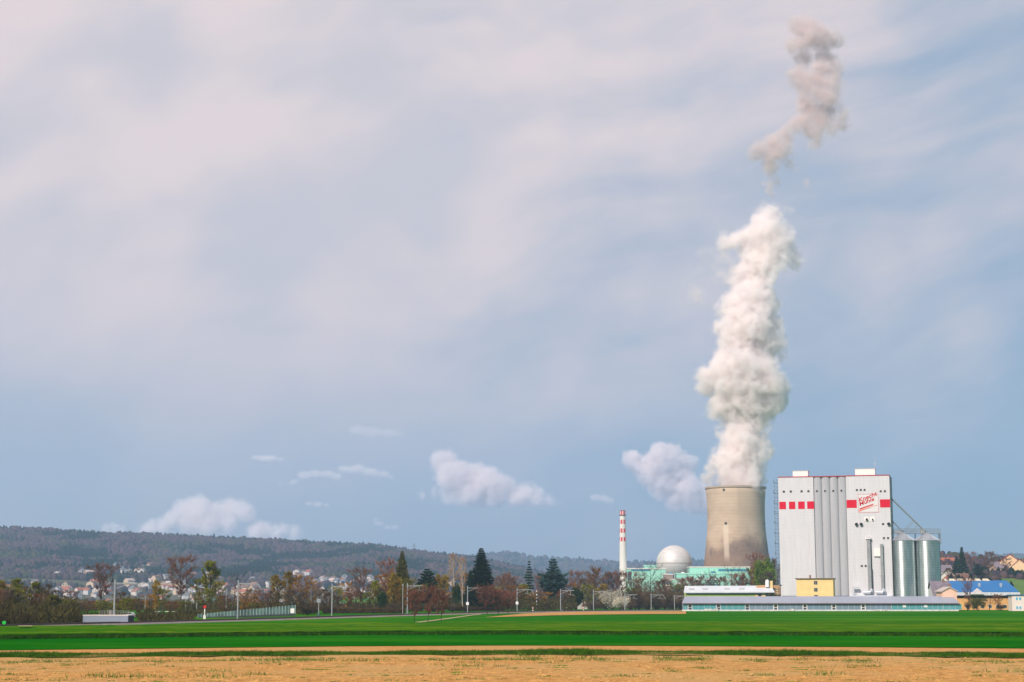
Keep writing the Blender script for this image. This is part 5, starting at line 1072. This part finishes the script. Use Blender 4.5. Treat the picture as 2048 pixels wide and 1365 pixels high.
    for k in range(5): MB().box(w * .3, w * .6, -.05, 0, h - 1.5 - k * .95, h - 1.1 - k * .95).build('window', mat('annex_win', (.6, .5, .3), .5), e)
    # --- grey box hall at the left by the track, with railing on top
    Y = 331.; a = at(166, 1232, Y); b = at(257.5, 1232, Y); z0 = 0.1; e = empty('grey_box_hall', (a.x, Y, z0), R(-3), label='long low grey metal box hall behind the track at the left', cat='shed'); w = b.x - a.x; h = a.z - z0
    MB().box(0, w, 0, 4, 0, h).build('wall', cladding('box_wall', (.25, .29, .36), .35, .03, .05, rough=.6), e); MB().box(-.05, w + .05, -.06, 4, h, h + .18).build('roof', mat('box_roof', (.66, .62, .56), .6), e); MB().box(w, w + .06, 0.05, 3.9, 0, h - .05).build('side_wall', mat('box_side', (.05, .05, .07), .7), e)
    m = MB()
    for k in range(12): x = w * (.25 + .65 * k / 11); m.box(x - .03, x + .03, 3.4, 3.46, h + .18, h + .95)
    m.box(w * .25, w * .9, 3.4, 3.46, h + .9, h + .96).box(w * .25, w * .9, 3.4, 3.46, h + .5, h + .55).build('railing', mat('rail_grey', (.22, .21, .20), .5), e); MB().box(w * .52, w * .58, 1.5, 2.2, h + .18, h + 1.1).build('roof_unit', mat('rail_grey', (.22, .21, .20), .5), e)
    # --- glazed noise barrier
    pts = [track_pt(px, Y) for px, Y in ((404, 452), (482, 454), (540, 456), (596, 458))]; e = empty('noise_barrier', pts[0], label='long greenish glazed noise barrier with many posts along the track', cat='barrier'); n = 30; bp = MB(); bg = MB()
    for k in range(n + 1):
        t = k / n; p = pts[0].lerp(pts[-1], t) - pts[0]; hgt = 1.0 + 1.5 * t; dz = .9 * t; bp.box(p.x - .06, p.x + .06, p.y - .12, p.y, dz, dz + hgt)
        if k < n:
            q = pts[0].lerp(pts[-1], (k + 1) / n) - pts[0]; h2 = 1.0 + 1.5 * (k + 1) / n; bg.add([(p.x, p.y, dz), (q.x, q.y, dz), (q.x, q.y, dz + h2 - .1), (p.x, p.y, dz + hgt - .1), (p.x, p.y + .06, dz), (q.x, q.y + .06, dz), (q.x, q.y + .06, dz + h2 - .1), (p.x, p.y + .06, dz + hgt - .1)], [(0, 1, 2, 3), (4, 7, 6, 5), (0, 4, 5, 1), (1, 5, 6, 2), (2, 6, 7, 3), (3, 7, 4, 0)])
    bg.build('panel', mat('barrier_glass', (.10, .17, .16), .25, var=.4, scale=.4), e); bp.build('post', mat('barrier_post', (.34, .42, .40), .5), e); q = pts[-1] - pts[0]; MB().box(q.x - .5, q.x + .5, -.2, 0, 1.2, 2.4).build('end_plate', mat('mill_white', (.8, .79, .76), .5), e)
    MB().bar((0, -.02, -.1), (q.x, q.y - .02, .75), .5, .5).build('base_beam', mat('barrier_base', (.05, .06, .06), .8), e)
    # cars and small things behind the track
    def car(px, Y, c, lab):
        e = empty('parked_car', track_pt(px, Y), rnd.uniform(-.2, .2), label=lab, cat='car'); cm = mat('car_' + c[0], c[1], .3, spec=.6)
        MB().prism([(-2.1, .35), (2.1, .35), (2.15, .8), (1.5, .95), (.8, 1.45), (-1.1, 1.45), (-1.9, .95), (-2.15, .8)], -.85, .85).build('body', cm, e)
        MB().prism([(-1.6, .98), (1.3, .98), (.75, 1.38), (-1.0, 1.38)], -.88, .88).build('windows', dk, e)
        for x in (-1.3, 1.3):
            for y in (-.8, .8): MB().tube((x, y - .1, .33), (x, y + .1, .33), .33, n=14).build('wheel', mat('tyre', (.02, .02, .02), .8), e)
    car(268, 450, ('white', (.62, .6, .64)), 'pale car half hidden behind the right end of the grey box hall')
    # roofs glimpsed between the trees, left
    rr = mat('roof_pale', (.55, .45, .42), .7, var=.2, scale=.5)
    for px0, px1, y, Y, lab in ((306, 318, 1223, 560, 'low flat roofed shed glimpsed right of the grey box hall'), (332, 354, 1223, 560, 'low flat roofed shed glimpsed below the pinkish bare tree'), (436, 446, 1219, 570, 'little flat roofed hut glimpsed left of the second railway mast')):
        house_box('garden_shed', px0, px1, y, Y, 5, mat('shed_tan', (.38, .28, .19), .8), mat('shed_roof', (.62, .60, .52), .6), lab, 'shed', over=.3, rth=.2)
    e = empty('tan_tent', track_pt(2, 285) + Vector((0, 0, 0)), label='pale tan hut roof cut by the left frame edge', cat='hut'); MB().prism([(-2.5, 0), (1.6, 0), (-.4, .95), (-2.5, 1.1)], -1, 1).build('canvas', mat('tan_canvas', (.66, .46, .30), .8), e); MB().box(-2.5, 1.3, -.9, .9, -.5, 0).build('wall', mat('shed_tan', (.38, .28, .19), .8), e)
    # hedge behind track
    for i, (p0, p1, Y) in enumerate(((650, 812, 530), (905, 1010, 640))):
        rs = np.random.RandomState(i); n = 9000; px = rs.uniform(p0, p1, n); P_ = np.c_[(px - 1024) / F * Y, Y + rs.uniform(-1, 1, n), 1.1 + 1.5 * rs.rand(n)]; V, Fa = slivers(P_, unit(rs.normal(0, 1, P_.shape)), rs.uniform(.2, .5, n), rs.uniform(.05, .12, n), rs)
        link_mesh('hedge', mesh_np('hedge', V, Fa), leaf_mat('hedge_brown', (.07, .045, .025), (.12, .08, .035)), label=('low clipped brown hedge between the third and fourth masts', 'low clipped brown hedge below the big spruce')[i], cat='hedge')
    e = empty('small_house', at(1161, 1215, 900), R(20), label='small white gabled house peeping out right of the cedar', cat='house'); e.location.z = 1.3
    MB().prism([(-2.2, -1), (2.2, -1), (2.2, 2.6), (0, 4.4), (-2.2, 2.6)], -4, 4).build('wall', mat('render_white', (), 1), e); m = MB()
    for sx in (-1, 1): m.prism([(0, 4.5), (sx * 2.7, 2.3), (sx * 2.7, 2.6), (0, 4.9)], -4.3, 4.3)
    m.build('roof', mat('roof_brown', (), 1), e)
    # far bright meadow glimpsed between the trees
    v = [at(x, y, Y) for x, y, Y in ((676, 1206, 1600), (762, 1207, 1600), (758, 1197, 1900), (684, 1194, 1900))]
    link_mesh('meadow_patch', mesh_np('meadow_patch', v, [(0, 1, 2, 3)]), mat('bright_meadow', (.06, .25, .02), .9), kind='structure')
# ------------------------------------------------------------------ power station
def concrete():
    m = bpy.data.materials.new('tower_concrete'); m.use_nodes = True; t = NT(m.node_tree); b = t.n['Principled BSDF']
    p = t.new('ShaderNodeTexCoord').outputs['Object']; s = t.sep(p)
    n = t.noise(t.v('MULTIPLY', p, (.6, .6, 1.2)), .03, 6, .62); st = t.noise(t.v('MULTIPLY', p, (1, 1, .06)), .09, 5, .6)
    c = t.mix(t.rng(n, .3, .7), (.43, .32, .22, 1), (.58, .445, .32, 1)); c = t.mix(t.rng(st, .45, .75, 0, .35), c, (.36, .27, .18, 1))
    ring = t.m('LESS_THAN', t.m('FRACT', t.m('DIVIDE', s[2], 4.2)), .10); c = t.mix(t.m('MULTIPLY', ring, .25), c, (.22, .16, .10, 1))
    # weather stain on the lower half with a cloudy upper rim
    edge = t.m('ADD', s[2], t.m('MULTIPLY', t.m('SUBTRACT', t.noise(p, .024, 4, .6), .5), 110.))
    stain = t.m('MULTIPLY', t.rng(edge, 94, 64), t.rng(edge, 5, 50, .55, 1)); c = t.mix(t.m('MULTIPLY', stain, 1.0), c, (.165, .112, .085, 1))
    warm = t.m('MULTIPLY', t.rng(s[2], 92, 78), t.rng(n, .35, .6)); c = t.mix(t.m('MULTIPLY', warm, .35), c, (.46, .30, .17, 1))
    pale = t.m('MULTIPLY', t.rng(t.m('ABSOLUTE', t.m('ADD', s[0], 17.)), 4.2, 1.5), t.m('MULTIPLY', t.m('LESS_THAN', s[1], 0.), t.m('MULTIPLY', t.rng(s[2], 102, 99), t.rng(s[2], 52, 66)))); c = t.mix(t.m('MULTIPLY', pale, .5), c, (.72, .60, .46, 1))
    t.put(b.inputs['Base Color'], c); b.inputs['Roughness'].default_value = .95; b.inputs['Specular IOR Level'].default_value = .1
    return m
def build_plant():
    s = YT / F; c = at(1474.5, 1150, YT); zz = lambda y: at(1474.5, y, YT).z
    prof = [(1215, 76.5), (1190, 72.5), (1170, 70), (1150, 67.6), (1131, 65.8), (1108, 62.6), (1084, 60.2), (1066, 58.3), (1049, 57.2), (1030, 56.9), (1012, 57.2), (1000, 57.8), (988, 58.7), (976, 59.6)]
    e = empty('cooling_tower', (c.x, YT, 0), label='huge waisted concrete cooling tower under the steam plume', cat='cooling tower')
    out = [(r * s, zz(y)) for y, r in prof]; inn = [(r - 1.0, z) for r, z in out]
    MB().lathe(out + inn[::-1], 96, closed=True).build('shell', concrete(), e, smooth='all'); r0, z0 = out[-1]
    MB().lathe([(r0 + .01, z0 - 1.6), (r0 + .9, z0 - 1.6), (r0 + .9, z0 + .5), (r0 - 1.2, z0 + .5), (r0 - 1.2, z0 - .1), (r0 + .01, z0 - .1)], 96, closed=True).build('rim', mat('rim_conc', (.40, .31, .22), .9), e)
    dk = mat('fixture_dark', (.05, .05, .05), .6)
    for px, py, w in ((1445, 1049, 1.3), (1525, 1049, 1.3), (1441, 983, 1.1)):
        q = at(px, py, YT); x = q.x - c.x; r = interp([(zz(a), b_ * s) for a, b_ in prof], q.z); y = -math.sqrt(max(1, r * r - x * x)); MB().box(x - w, x + w, y - 1.6, y + .8, q.z - 1, q.z + 1).build('warning_light', dk, e)
    # striped chimney
    Y = 2080.; s2 = Y / F; cc = at(1246.5, 1150, Y); zb = 2; e = empty('striped_chimney', (cc.x, Y, 0), label='slender white chimney with red checks and a gallery near its top', cat='chimney')
    zz2 = lambda y: at(1246.5, y, Y).z; ytop, ybot = 1022., 1205.; n = 56; lev = [1205, 1100, 1083.5, 1075, 1066.3, 1057.5, 1048.5, 1040, 1030.5, 1022]; rad = lambda y: (5.4 + 2.9 * (y - ytop) / (ybot - ytop) * 1.15) * s2
    V = [(rad(y) * math.cos(2 * math.pi * (i + .5) / n), rad(y) * math.sin(2 * math.pi * (i + .5) / n), zz2(y)) for y in lev for i in range(n)]; Fc = []; mi = []
    for j in range(len(lev) - 1):
        redband = j in (2, 4, 6, 8)
        for i in range(n):
            Fc.append((j * n + i, j * n + (i + 1) % n, (j + 1) * n + (i + 1) % n, (j + 1) * n + i)); a = ((i + 1) * 360 / n) % 360; k = int(((a + 270) % 360 + 22.5) // 45) % 2 if False else 0
            d = (a - 270 + 360) % 360; w_ = (d + 12) % 51.43; mi.append(1 if redband and w_ > 22 else 0)
    me = mesh_np('shaft', V, Fc, True, mi); link_mesh('shaft', me, [mat('chim_white', (.72, .70, .66), .7, var=.05, scale=.1), mat('chim_red', (.60, .012, .03), .6)], e)
    MB().lathe([(rad(1031), zz2(1031)), (rad(1031) + 1.5, zz2(1031)), (rad(1031) + 1.5, zz2(1030.3)), (rad(1031), zz2(1030.3))], 24, closed=True).build('gallery', mat('gallery_red', (.22, .05, .06), .6), e)
    MB().lathe([(rad(1022) - .6, zz2(1022.6)), (rad(1022) + .12, zz2(1022.6)), (rad(1022) + .12, zz2(1021.4)), (rad(1022) - .6, zz2(1021.4))], 24, closed=True).build('top_ring', mat('gallery_red', (.22, .05, .06), .6), e)
    # reactor dome
    cc = at(1348.7, 1150, YT); e = empty('reactor_dome', (cc.x, YT, 0), label='big pale metal reactor dome between chimney and cooling tower', cat='dome'); r = 35.2 * s; zc = CAMZ + (HOR - 1128.5) * s
    pr = [(r * math.cos(a), zc + r * math.sin(a) * 1.0) for a in [R(-38 + k * 4) for k in range(32)] + [R(89.5)]]; 
    m = bpy.data.materials.new('dome_metal'); m.use_nodes = True; t = NT(m.node_tree); b = t.n['Principled BSDF']; p = t.new('ShaderNodeTexCoord').outputs['Object']; sp_ = t.sep(p)
    c3 = t.mix(t.rng(t.noise(t.v('MULTIPLY', p, (1, 1, 3)), .08, 4, .6), .35, .65), (.63, .60, .57, 1), (.69, .67, .64, 1)); ln = t.m('LESS_THAN', t.m('FRACT', t.m('DIVIDE', sp_[2], 5.5)), .07); c3 = t.mix(t.m('MULTIPLY', ln, .18), c3, (.3, .28, .26, 1)); t.put(b.inputs['Base Color'], c3); b.inputs['Metallic'].default_value = .25; b.inputs['Roughness'].default_value = .6
    MB().lathe([(pr[0][0], 0)] + pr, 72).build('shell', m, e, smooth='all'); MB().lathe([(r * 1.004, zc - .8), (r * 1.012, zc - .8), (r * 1.012, zc + .3), (r * 1.004, zc + .3)], 72, closed=True).build('girth_band', mat('dome_band', (.42, .38, .34), .6), e)
    # mint green blocks
    mint = cladding('mint_clad', (.36, .72, .57), 2.6, .05, .05, 'x'); mint2 = cladding('mint_dark', (.28, .63, .51), 2.6, .05, .05, 'x'); wh = mat('plant_white', (.74, .68, .62), .7, var=.06, scale=.05); bl = mat('plant_band', (.05, .20, .30), .4); bd = mat('plant_brown', (.32, .24, .20), .8)
    def block(px0, px1, y0, Y, depth, m_, lab, bands=(), rim=wh, cols=None, y1=1206):
        a = at(px0, y0, Y); b = at(px1, y0, Y); w = b.x - a.x; sc_ = Y / F; zb = max(0.5, CAMZ + (HOR - y1) * sc_); e = empty('plant_block', (a.x, Y, zb), label=lab, cat='industrial hall', group='halls of the power station'); h = a.z - zb
        MB().box(0, w, 0, depth, 0, h - 1.2).build('wall', m_, e); MB().box(-.5, w + .5, -.6, depth + .6, h - 1.2, h).build('roof', rim, e)
        for bx0, bx1, by0, by1, bm in bands: MB().box((bx0 - px0) * sc_, (bx1 - px0) * sc_, -.5, 0, h - (by1 - y0) * sc_, h - (by0 - y0) * sc_).build('window_band', bm, e)
        return e
    block(1254, 1331, 1136.5, 2060, 30, mint, 'long low mint green hall with white roof edge, left of the dome', [(1256, 1262, 1143, 1160, bl), (1262, 1300, 1139, 1142, bl)])
    block(1289.5, 1313, 1130.5, 2070, 20, mint2, 'raised mint green cube on the left hall beside the dome', rim=mint)
    block(1328, 1346, 1148, 2035, 14, bd, 'brown and grey block below the dome', [(1329, 1344, 1158, 1162, wh), (1329, 1344, 1164, 1167, bl), (1329, 1344, 1169, 1172, wh)])
    block(1379, 1500, 1133.5, 2050, 26, mint, 'upper mint green hall with a blue window strip before the cooling tower', [(1436, 1492, 1138.5, 1142.5, bl), (1421, 1430, 1143, 1147, bl), (1402, 1406, 1145, 1150, wh)])
    block(1353, 1477, 1146.5, 2030, 18, mint2, 'middle mint green hall below the upper one', [(1366, 1392, 1157.5, 1159, bl)], rim=mint)
    block(1345, 1462, 1158, 2012, 16, mint, 'lowest mint green hall with pale window rows', [(1384, 1402, 1163, 1168, wh), (1408, 1435, 1160, 1161.5, bl), (1410, 1435, 1164, 1165.5, bl), (1410, 1435, 1168.5, 1170, bl), (1348, 1380, 1166, 1168, wh)])
    for px, py, w, lab in ((1366, 1145, 5, 'small white tank beside the dome foot'), (1342, 1146, 6, 'low dark plant room before the dome foot')):
        q = at(px, py, 2045); e = empty('plant_tank', (q.x, 2045, q.z - 6), label=lab, cat='tank'); MB().lathe([(w * .6, -6), (w * .6, 4), (w * .4, 6), (.01, 6.6)], 20).build('shell', wh if 'white' in lab else bl, e, smooth=True); MB().lathe([(w * .62, -2), (w * .68, -2), (w * .68, -1), (w * .62, -1)], 20, closed=True).build('ring', bd, e)

# ------------------------------------------------------------------ right end: blue roof, small houses, hillside
def gable(name, px, ybase, ytop, wpx, Y, depth, wall, roof, label, rz=0., zb=None, win=None, over=.6, pitch=.42, side=False, cat='house'):
    """gabled house; front is the gable (or the long eaves when side)"""
    s = Y / F; p = at(px, ybase, Y); w = wpx * s; hh = (ybase - ytop) * s; rh = w * pitch if not side else depth * pitch; e = empty(name, (p.x, Y, zb if zb is not None else p.z), rz, label=label, cat=cat); base = -3.
    if side:
        h = hh - rh; MB().prism([(0, base), (depth, base), (depth, h), (depth / 2, h + rh * .95), (0, h)], -w / 2, w / 2, axis='x').build('wall', wall, e); m = MB()
        for a, b in ((-over, depth / 2), (depth + over, depth / 2)): k = rh / (depth / 2); m.prism([(b, h + rh), (a, h - over * k), (a, h - over * k + .3), (b, h + rh + .3)], -w / 2 - over, w / 2 + over, axis='x')
    else:
        h = hh - rh; MB().prism([(-w / 2, base), (w / 2, base), (w / 2, h), (0, h + rh * .95), (-w / 2, h)], 0, depth).build('wall', wall, e); m = MB(); k = rh / (w / 2)
        for sx in (-1, 1): m.prism([(0, h + rh), (sx * (w / 2 + over), h - over * k), (sx * (w / 2 + over), h - over * k + .35), (0, h + rh + .35)], -over, depth + over)
    rf = m.build('roof', roof, e); MB().box(w * .18, w * .18 + .8, depth * .45, depth * .45 + .8, h, h + rh + 1.2).build('chimney', mat('chimney_brown', (.25, .17, .12), .8), rf)
    for fx, fz, ww, wh_ in (win or ()):
        f = MB().box(fx * w - ww / 2, fx * w + ww / 2, -.05, 0, fz * h, fz * h + wh_).build('window', mat('frame_white', (.78, .78, .74), .5), e); MB().box(fx * w - ww / 2 + .12, fx * w + ww / 2 - .12, -.09, -.05, fz * h + .12, fz * h + wh_ - .12).build('pane', mat('win_dark', (.05, .055, .06), .3), f)
    return e, w, h, rh
def build_right():
    peach = mat('peach_wall', (.78, .52, .38), .8, var=.05, scale=.3); greyr = mat('grey_tiles', (.20, .17, .20), .8, var=.2, scale=.7)
    gable('peach_house', 1899.5, 1200, 1176, 29, 648, 9, peach, mat('roof_taupe', (.48, .42, .38), .7, var=.1), 'peach gabled house rising at the right end of the glass hall roof', pitch=.26, over=.5)
    gable('grey_roofed_house', 1889, 1198, 1164, 34, 700, 16, mat('render_grey', (), 1), greyr, 'house with a dark grey tiled roof behind the peach gable', side=True, pitch=.45)
    # blue roofed hall
    Y = 770.; s = Y / F; a = at(1880, 1190, Y); b = at(2037, 1190, Y); W = b.x - a.x; z0 = 1.2; zz = lambda y, YY=Y: CAMZ + (HOR - y) * YY / F - z0; ze = zz(1186); zr = zz(1164, Y + 14)
    e = empty('blue_roofed_hall', (a.x, Y, z0), label='wide hall with a bright blue roof and six white ridge vents', cat='hall'); MB().box(3, W - 1, .4, 26, 0, ze).build('wall', mat('hall_orange', (.74, .40, .15), .8, var=.12, scale=.25), e)
    blue = cladding('blue_roof', (.020, .165, .42), 1.2, .06, .08, 'x', rough=.45)
    rf = MB().add([(0, -.8, ze), (W, -.8, ze), (W - 1.2, 14, zr), (0, 14, zr), (0, -.8, ze + .4), (W, -.8, ze + .4), (W - 1.2, 14, zr + .4), (0, 14, zr + .4)], [(0, 1, 2, 3), (4, 7, 6, 5), (0, 4, 5, 1), (1, 5, 6, 2), (2, 6, 7, 3), (3, 7, 4, 0)]).build('roof', blue, e)
    for i in range(6): x = (1898 - 1880 + i * 17) * s; MB().prism([(x, zr + .2), (x + 3.1, zr + .2), (x + 2.0, zr + 1.2), (x + .2, zr + 1.2)], 13.2, 15.2).build('ridge_vent', mat('vent_cream', (.85, .74, .55), .6), rf)
    MB().box(1.5, W + .4, -1.15, -.85, ze - 1.3, ze + .1).build('white_fascia', mat('fascia', (.62, .64, .68), .5), e); MB().box(3.2, W - 1, .2, .38, ze - 2.4, ze - .6).build('dark_band', mat('band_maroon', (.10, .03, .05), .6), e)
    for px in (1963, 2006): x = (px - 1880) * s; MB().box(x, x + 1.0, 5.2, 6.2, ze + (zr - ze) * .40, ze + (zr - ze) * .40 + 2.2).build('roof_hatch', mat('hatch_grey', (.35, .42, .50), .5), rf)
    MB().prism([(0, 0), (6.2, 0), (3.1, 2.6)], -3.2, -1.2).build('porch_gable', mat('porch_white', (.70, .64, .66), .6), e, loc=((1938 - 1880) * s, 0, ze - .8))
    for k in range(6): x = (1930 - 1880 + k * 15) * s; f = MB().box(x, x + 1.6, .28, .4, .8, 2.4).build('window', mat('frame_white', (.78, .78, .74), .5), e); MB().box(x + .15, x + 1.45, .2, .28, .95, 2.25).build('pane', mat('win_dark', (.05, .055, .06), .3), f)
    # white and peach block at the right edge
    e, w, h = house_box('pale_block', 2023.5, 2062, 1189.5, 655, 8, mat('pale_block_wall', (.76, .66, .60), .8, var=.05), mat('block_roof', (.10, .18, .36), .6), 'pale two storey block with bluish windows at the right frame edge', rz=R(-6))
    for fx in (.18, .34):
        for zf in (.12, .66): f = MB().box(w * fx, w * fx + .95, -.05, 0, h * zf, h * zf + 1.25).build('window', mat('frame_white', (.78, .78, .74), .5), e); MB().box(w * fx + .1, w * fx + .85, -.09, -.05, h * zf + .1, h * zf + 1.15).build('pane', mat('pane_blue', (.14, .45, .62), .2), f)
    # houses on the hill
    red = mat('hill_red_roof', (.30, .045, .045), .8, var=.15, scale=.4); cream = mat('hill_cream', (.75, .55, .32), .8, var=.06, scale=.3); wh = mat('render_white', (), 1); tan = mat('hill_tan', (.42, .28, .20), .8, var=.1)
    def hb(px, py): return (hill_hit(3, px, py) or Vector((0, 1100, 1))).y
    def at_hill(name, px, yb, yt, w, depth, wall, roof, label, **kw):
        Y = hb(px, yb); return gable(name, px, yb, yt, w, Y, depth, wall, roof, label, **kw)
    W2 = ((-.2, .2, 1.2, 1.4), (.2, .2, 1.2, 1.4))
    at_hill('hill_house', 2021, 1146, 1110, 40, 16, cream, red, 'large cream house with a steep dark red gable on the hill at the right', win=((-.2, .1, 1.4, 1.6), (.15, .1, 1.4, 1.6), (0, .62, 1.4, 1.4)), pitch=.36, rz=R(-12)); at_hill('hill_house', 2040, 1148, 1120, 26, 14, cream, red, 'smaller cream house with a red roof overlapping the large gable', win=W2, pitch=.42, rz=R(-20))
    at_hill('hill_house', 2001, 1146, 1124, 32, 12, tan, greyr, 'tan house with a long grey roof left of the red gable', side=True, win=((-.3, .3, 1.2, 1.4), (.1, .3, 1.2, 1.4)), pitch=.45); at_hill('hill_house', 1985, 1148, 1131, 20, 10, tan, mat('roof_brown', (), 1), 'small brown roofed cottage at the left end of the hill group', win=W2)
    at_hill('hill_house', 1893, 1128, 1116, 40, 14, mat('hill_orange', (.62, .32, .16), .8), mat('roof_red', (), 1), 'orange terrace high on the hill just right of the silos', side=True, pitch=.25, win=((-.3, .3, 1.2, 1.2), (0, .3, 1.2, 1.2), (.3, .3, 1.2, 1.2)))
    at_hill('hill_house', 1892, 1146, 1131, 26, 12, mat('render_grey', (), 1), greyr, 'grey house with a dark roof below the orange terrace', win=W2, side=True, pitch=.4); at_hill('hill_house', 1896, 1160, 1140, 30, 12, wh, mat('roof_brown', (), 1), 'white gabled house between silos and slim spruce', win=((-.2, .3, 1.2, 1.4), (.2, .3, 1.2, 1.4)), rz=R(-15))
    at_hill('hill_house', 1928, 1164, 1148, 22, 10, wh, mat('roof_brown', (), 1), 'low white house half hidden behind the slim spruce', win=W2, side=True, pitch=.35); at_hill('hill_house', 1904, 1164, 1150, 18, 10, tan, mat('roof_red', (), 1), 'small tan house just above the blue roof', win=W2)
build_fields(); build_track(); build_hills(); build_trees(); build_plant(); build_mill(); build_silos(); build_works(); build_right()
build_plume(); build_wisp(); build_clouds()
MB().box(-9900, 9900, -500, 9800, -6, 800).build('haze', vol_mat('haze', (.46, .69, 1.0), HAZE, nscale=0), kind='stuff')
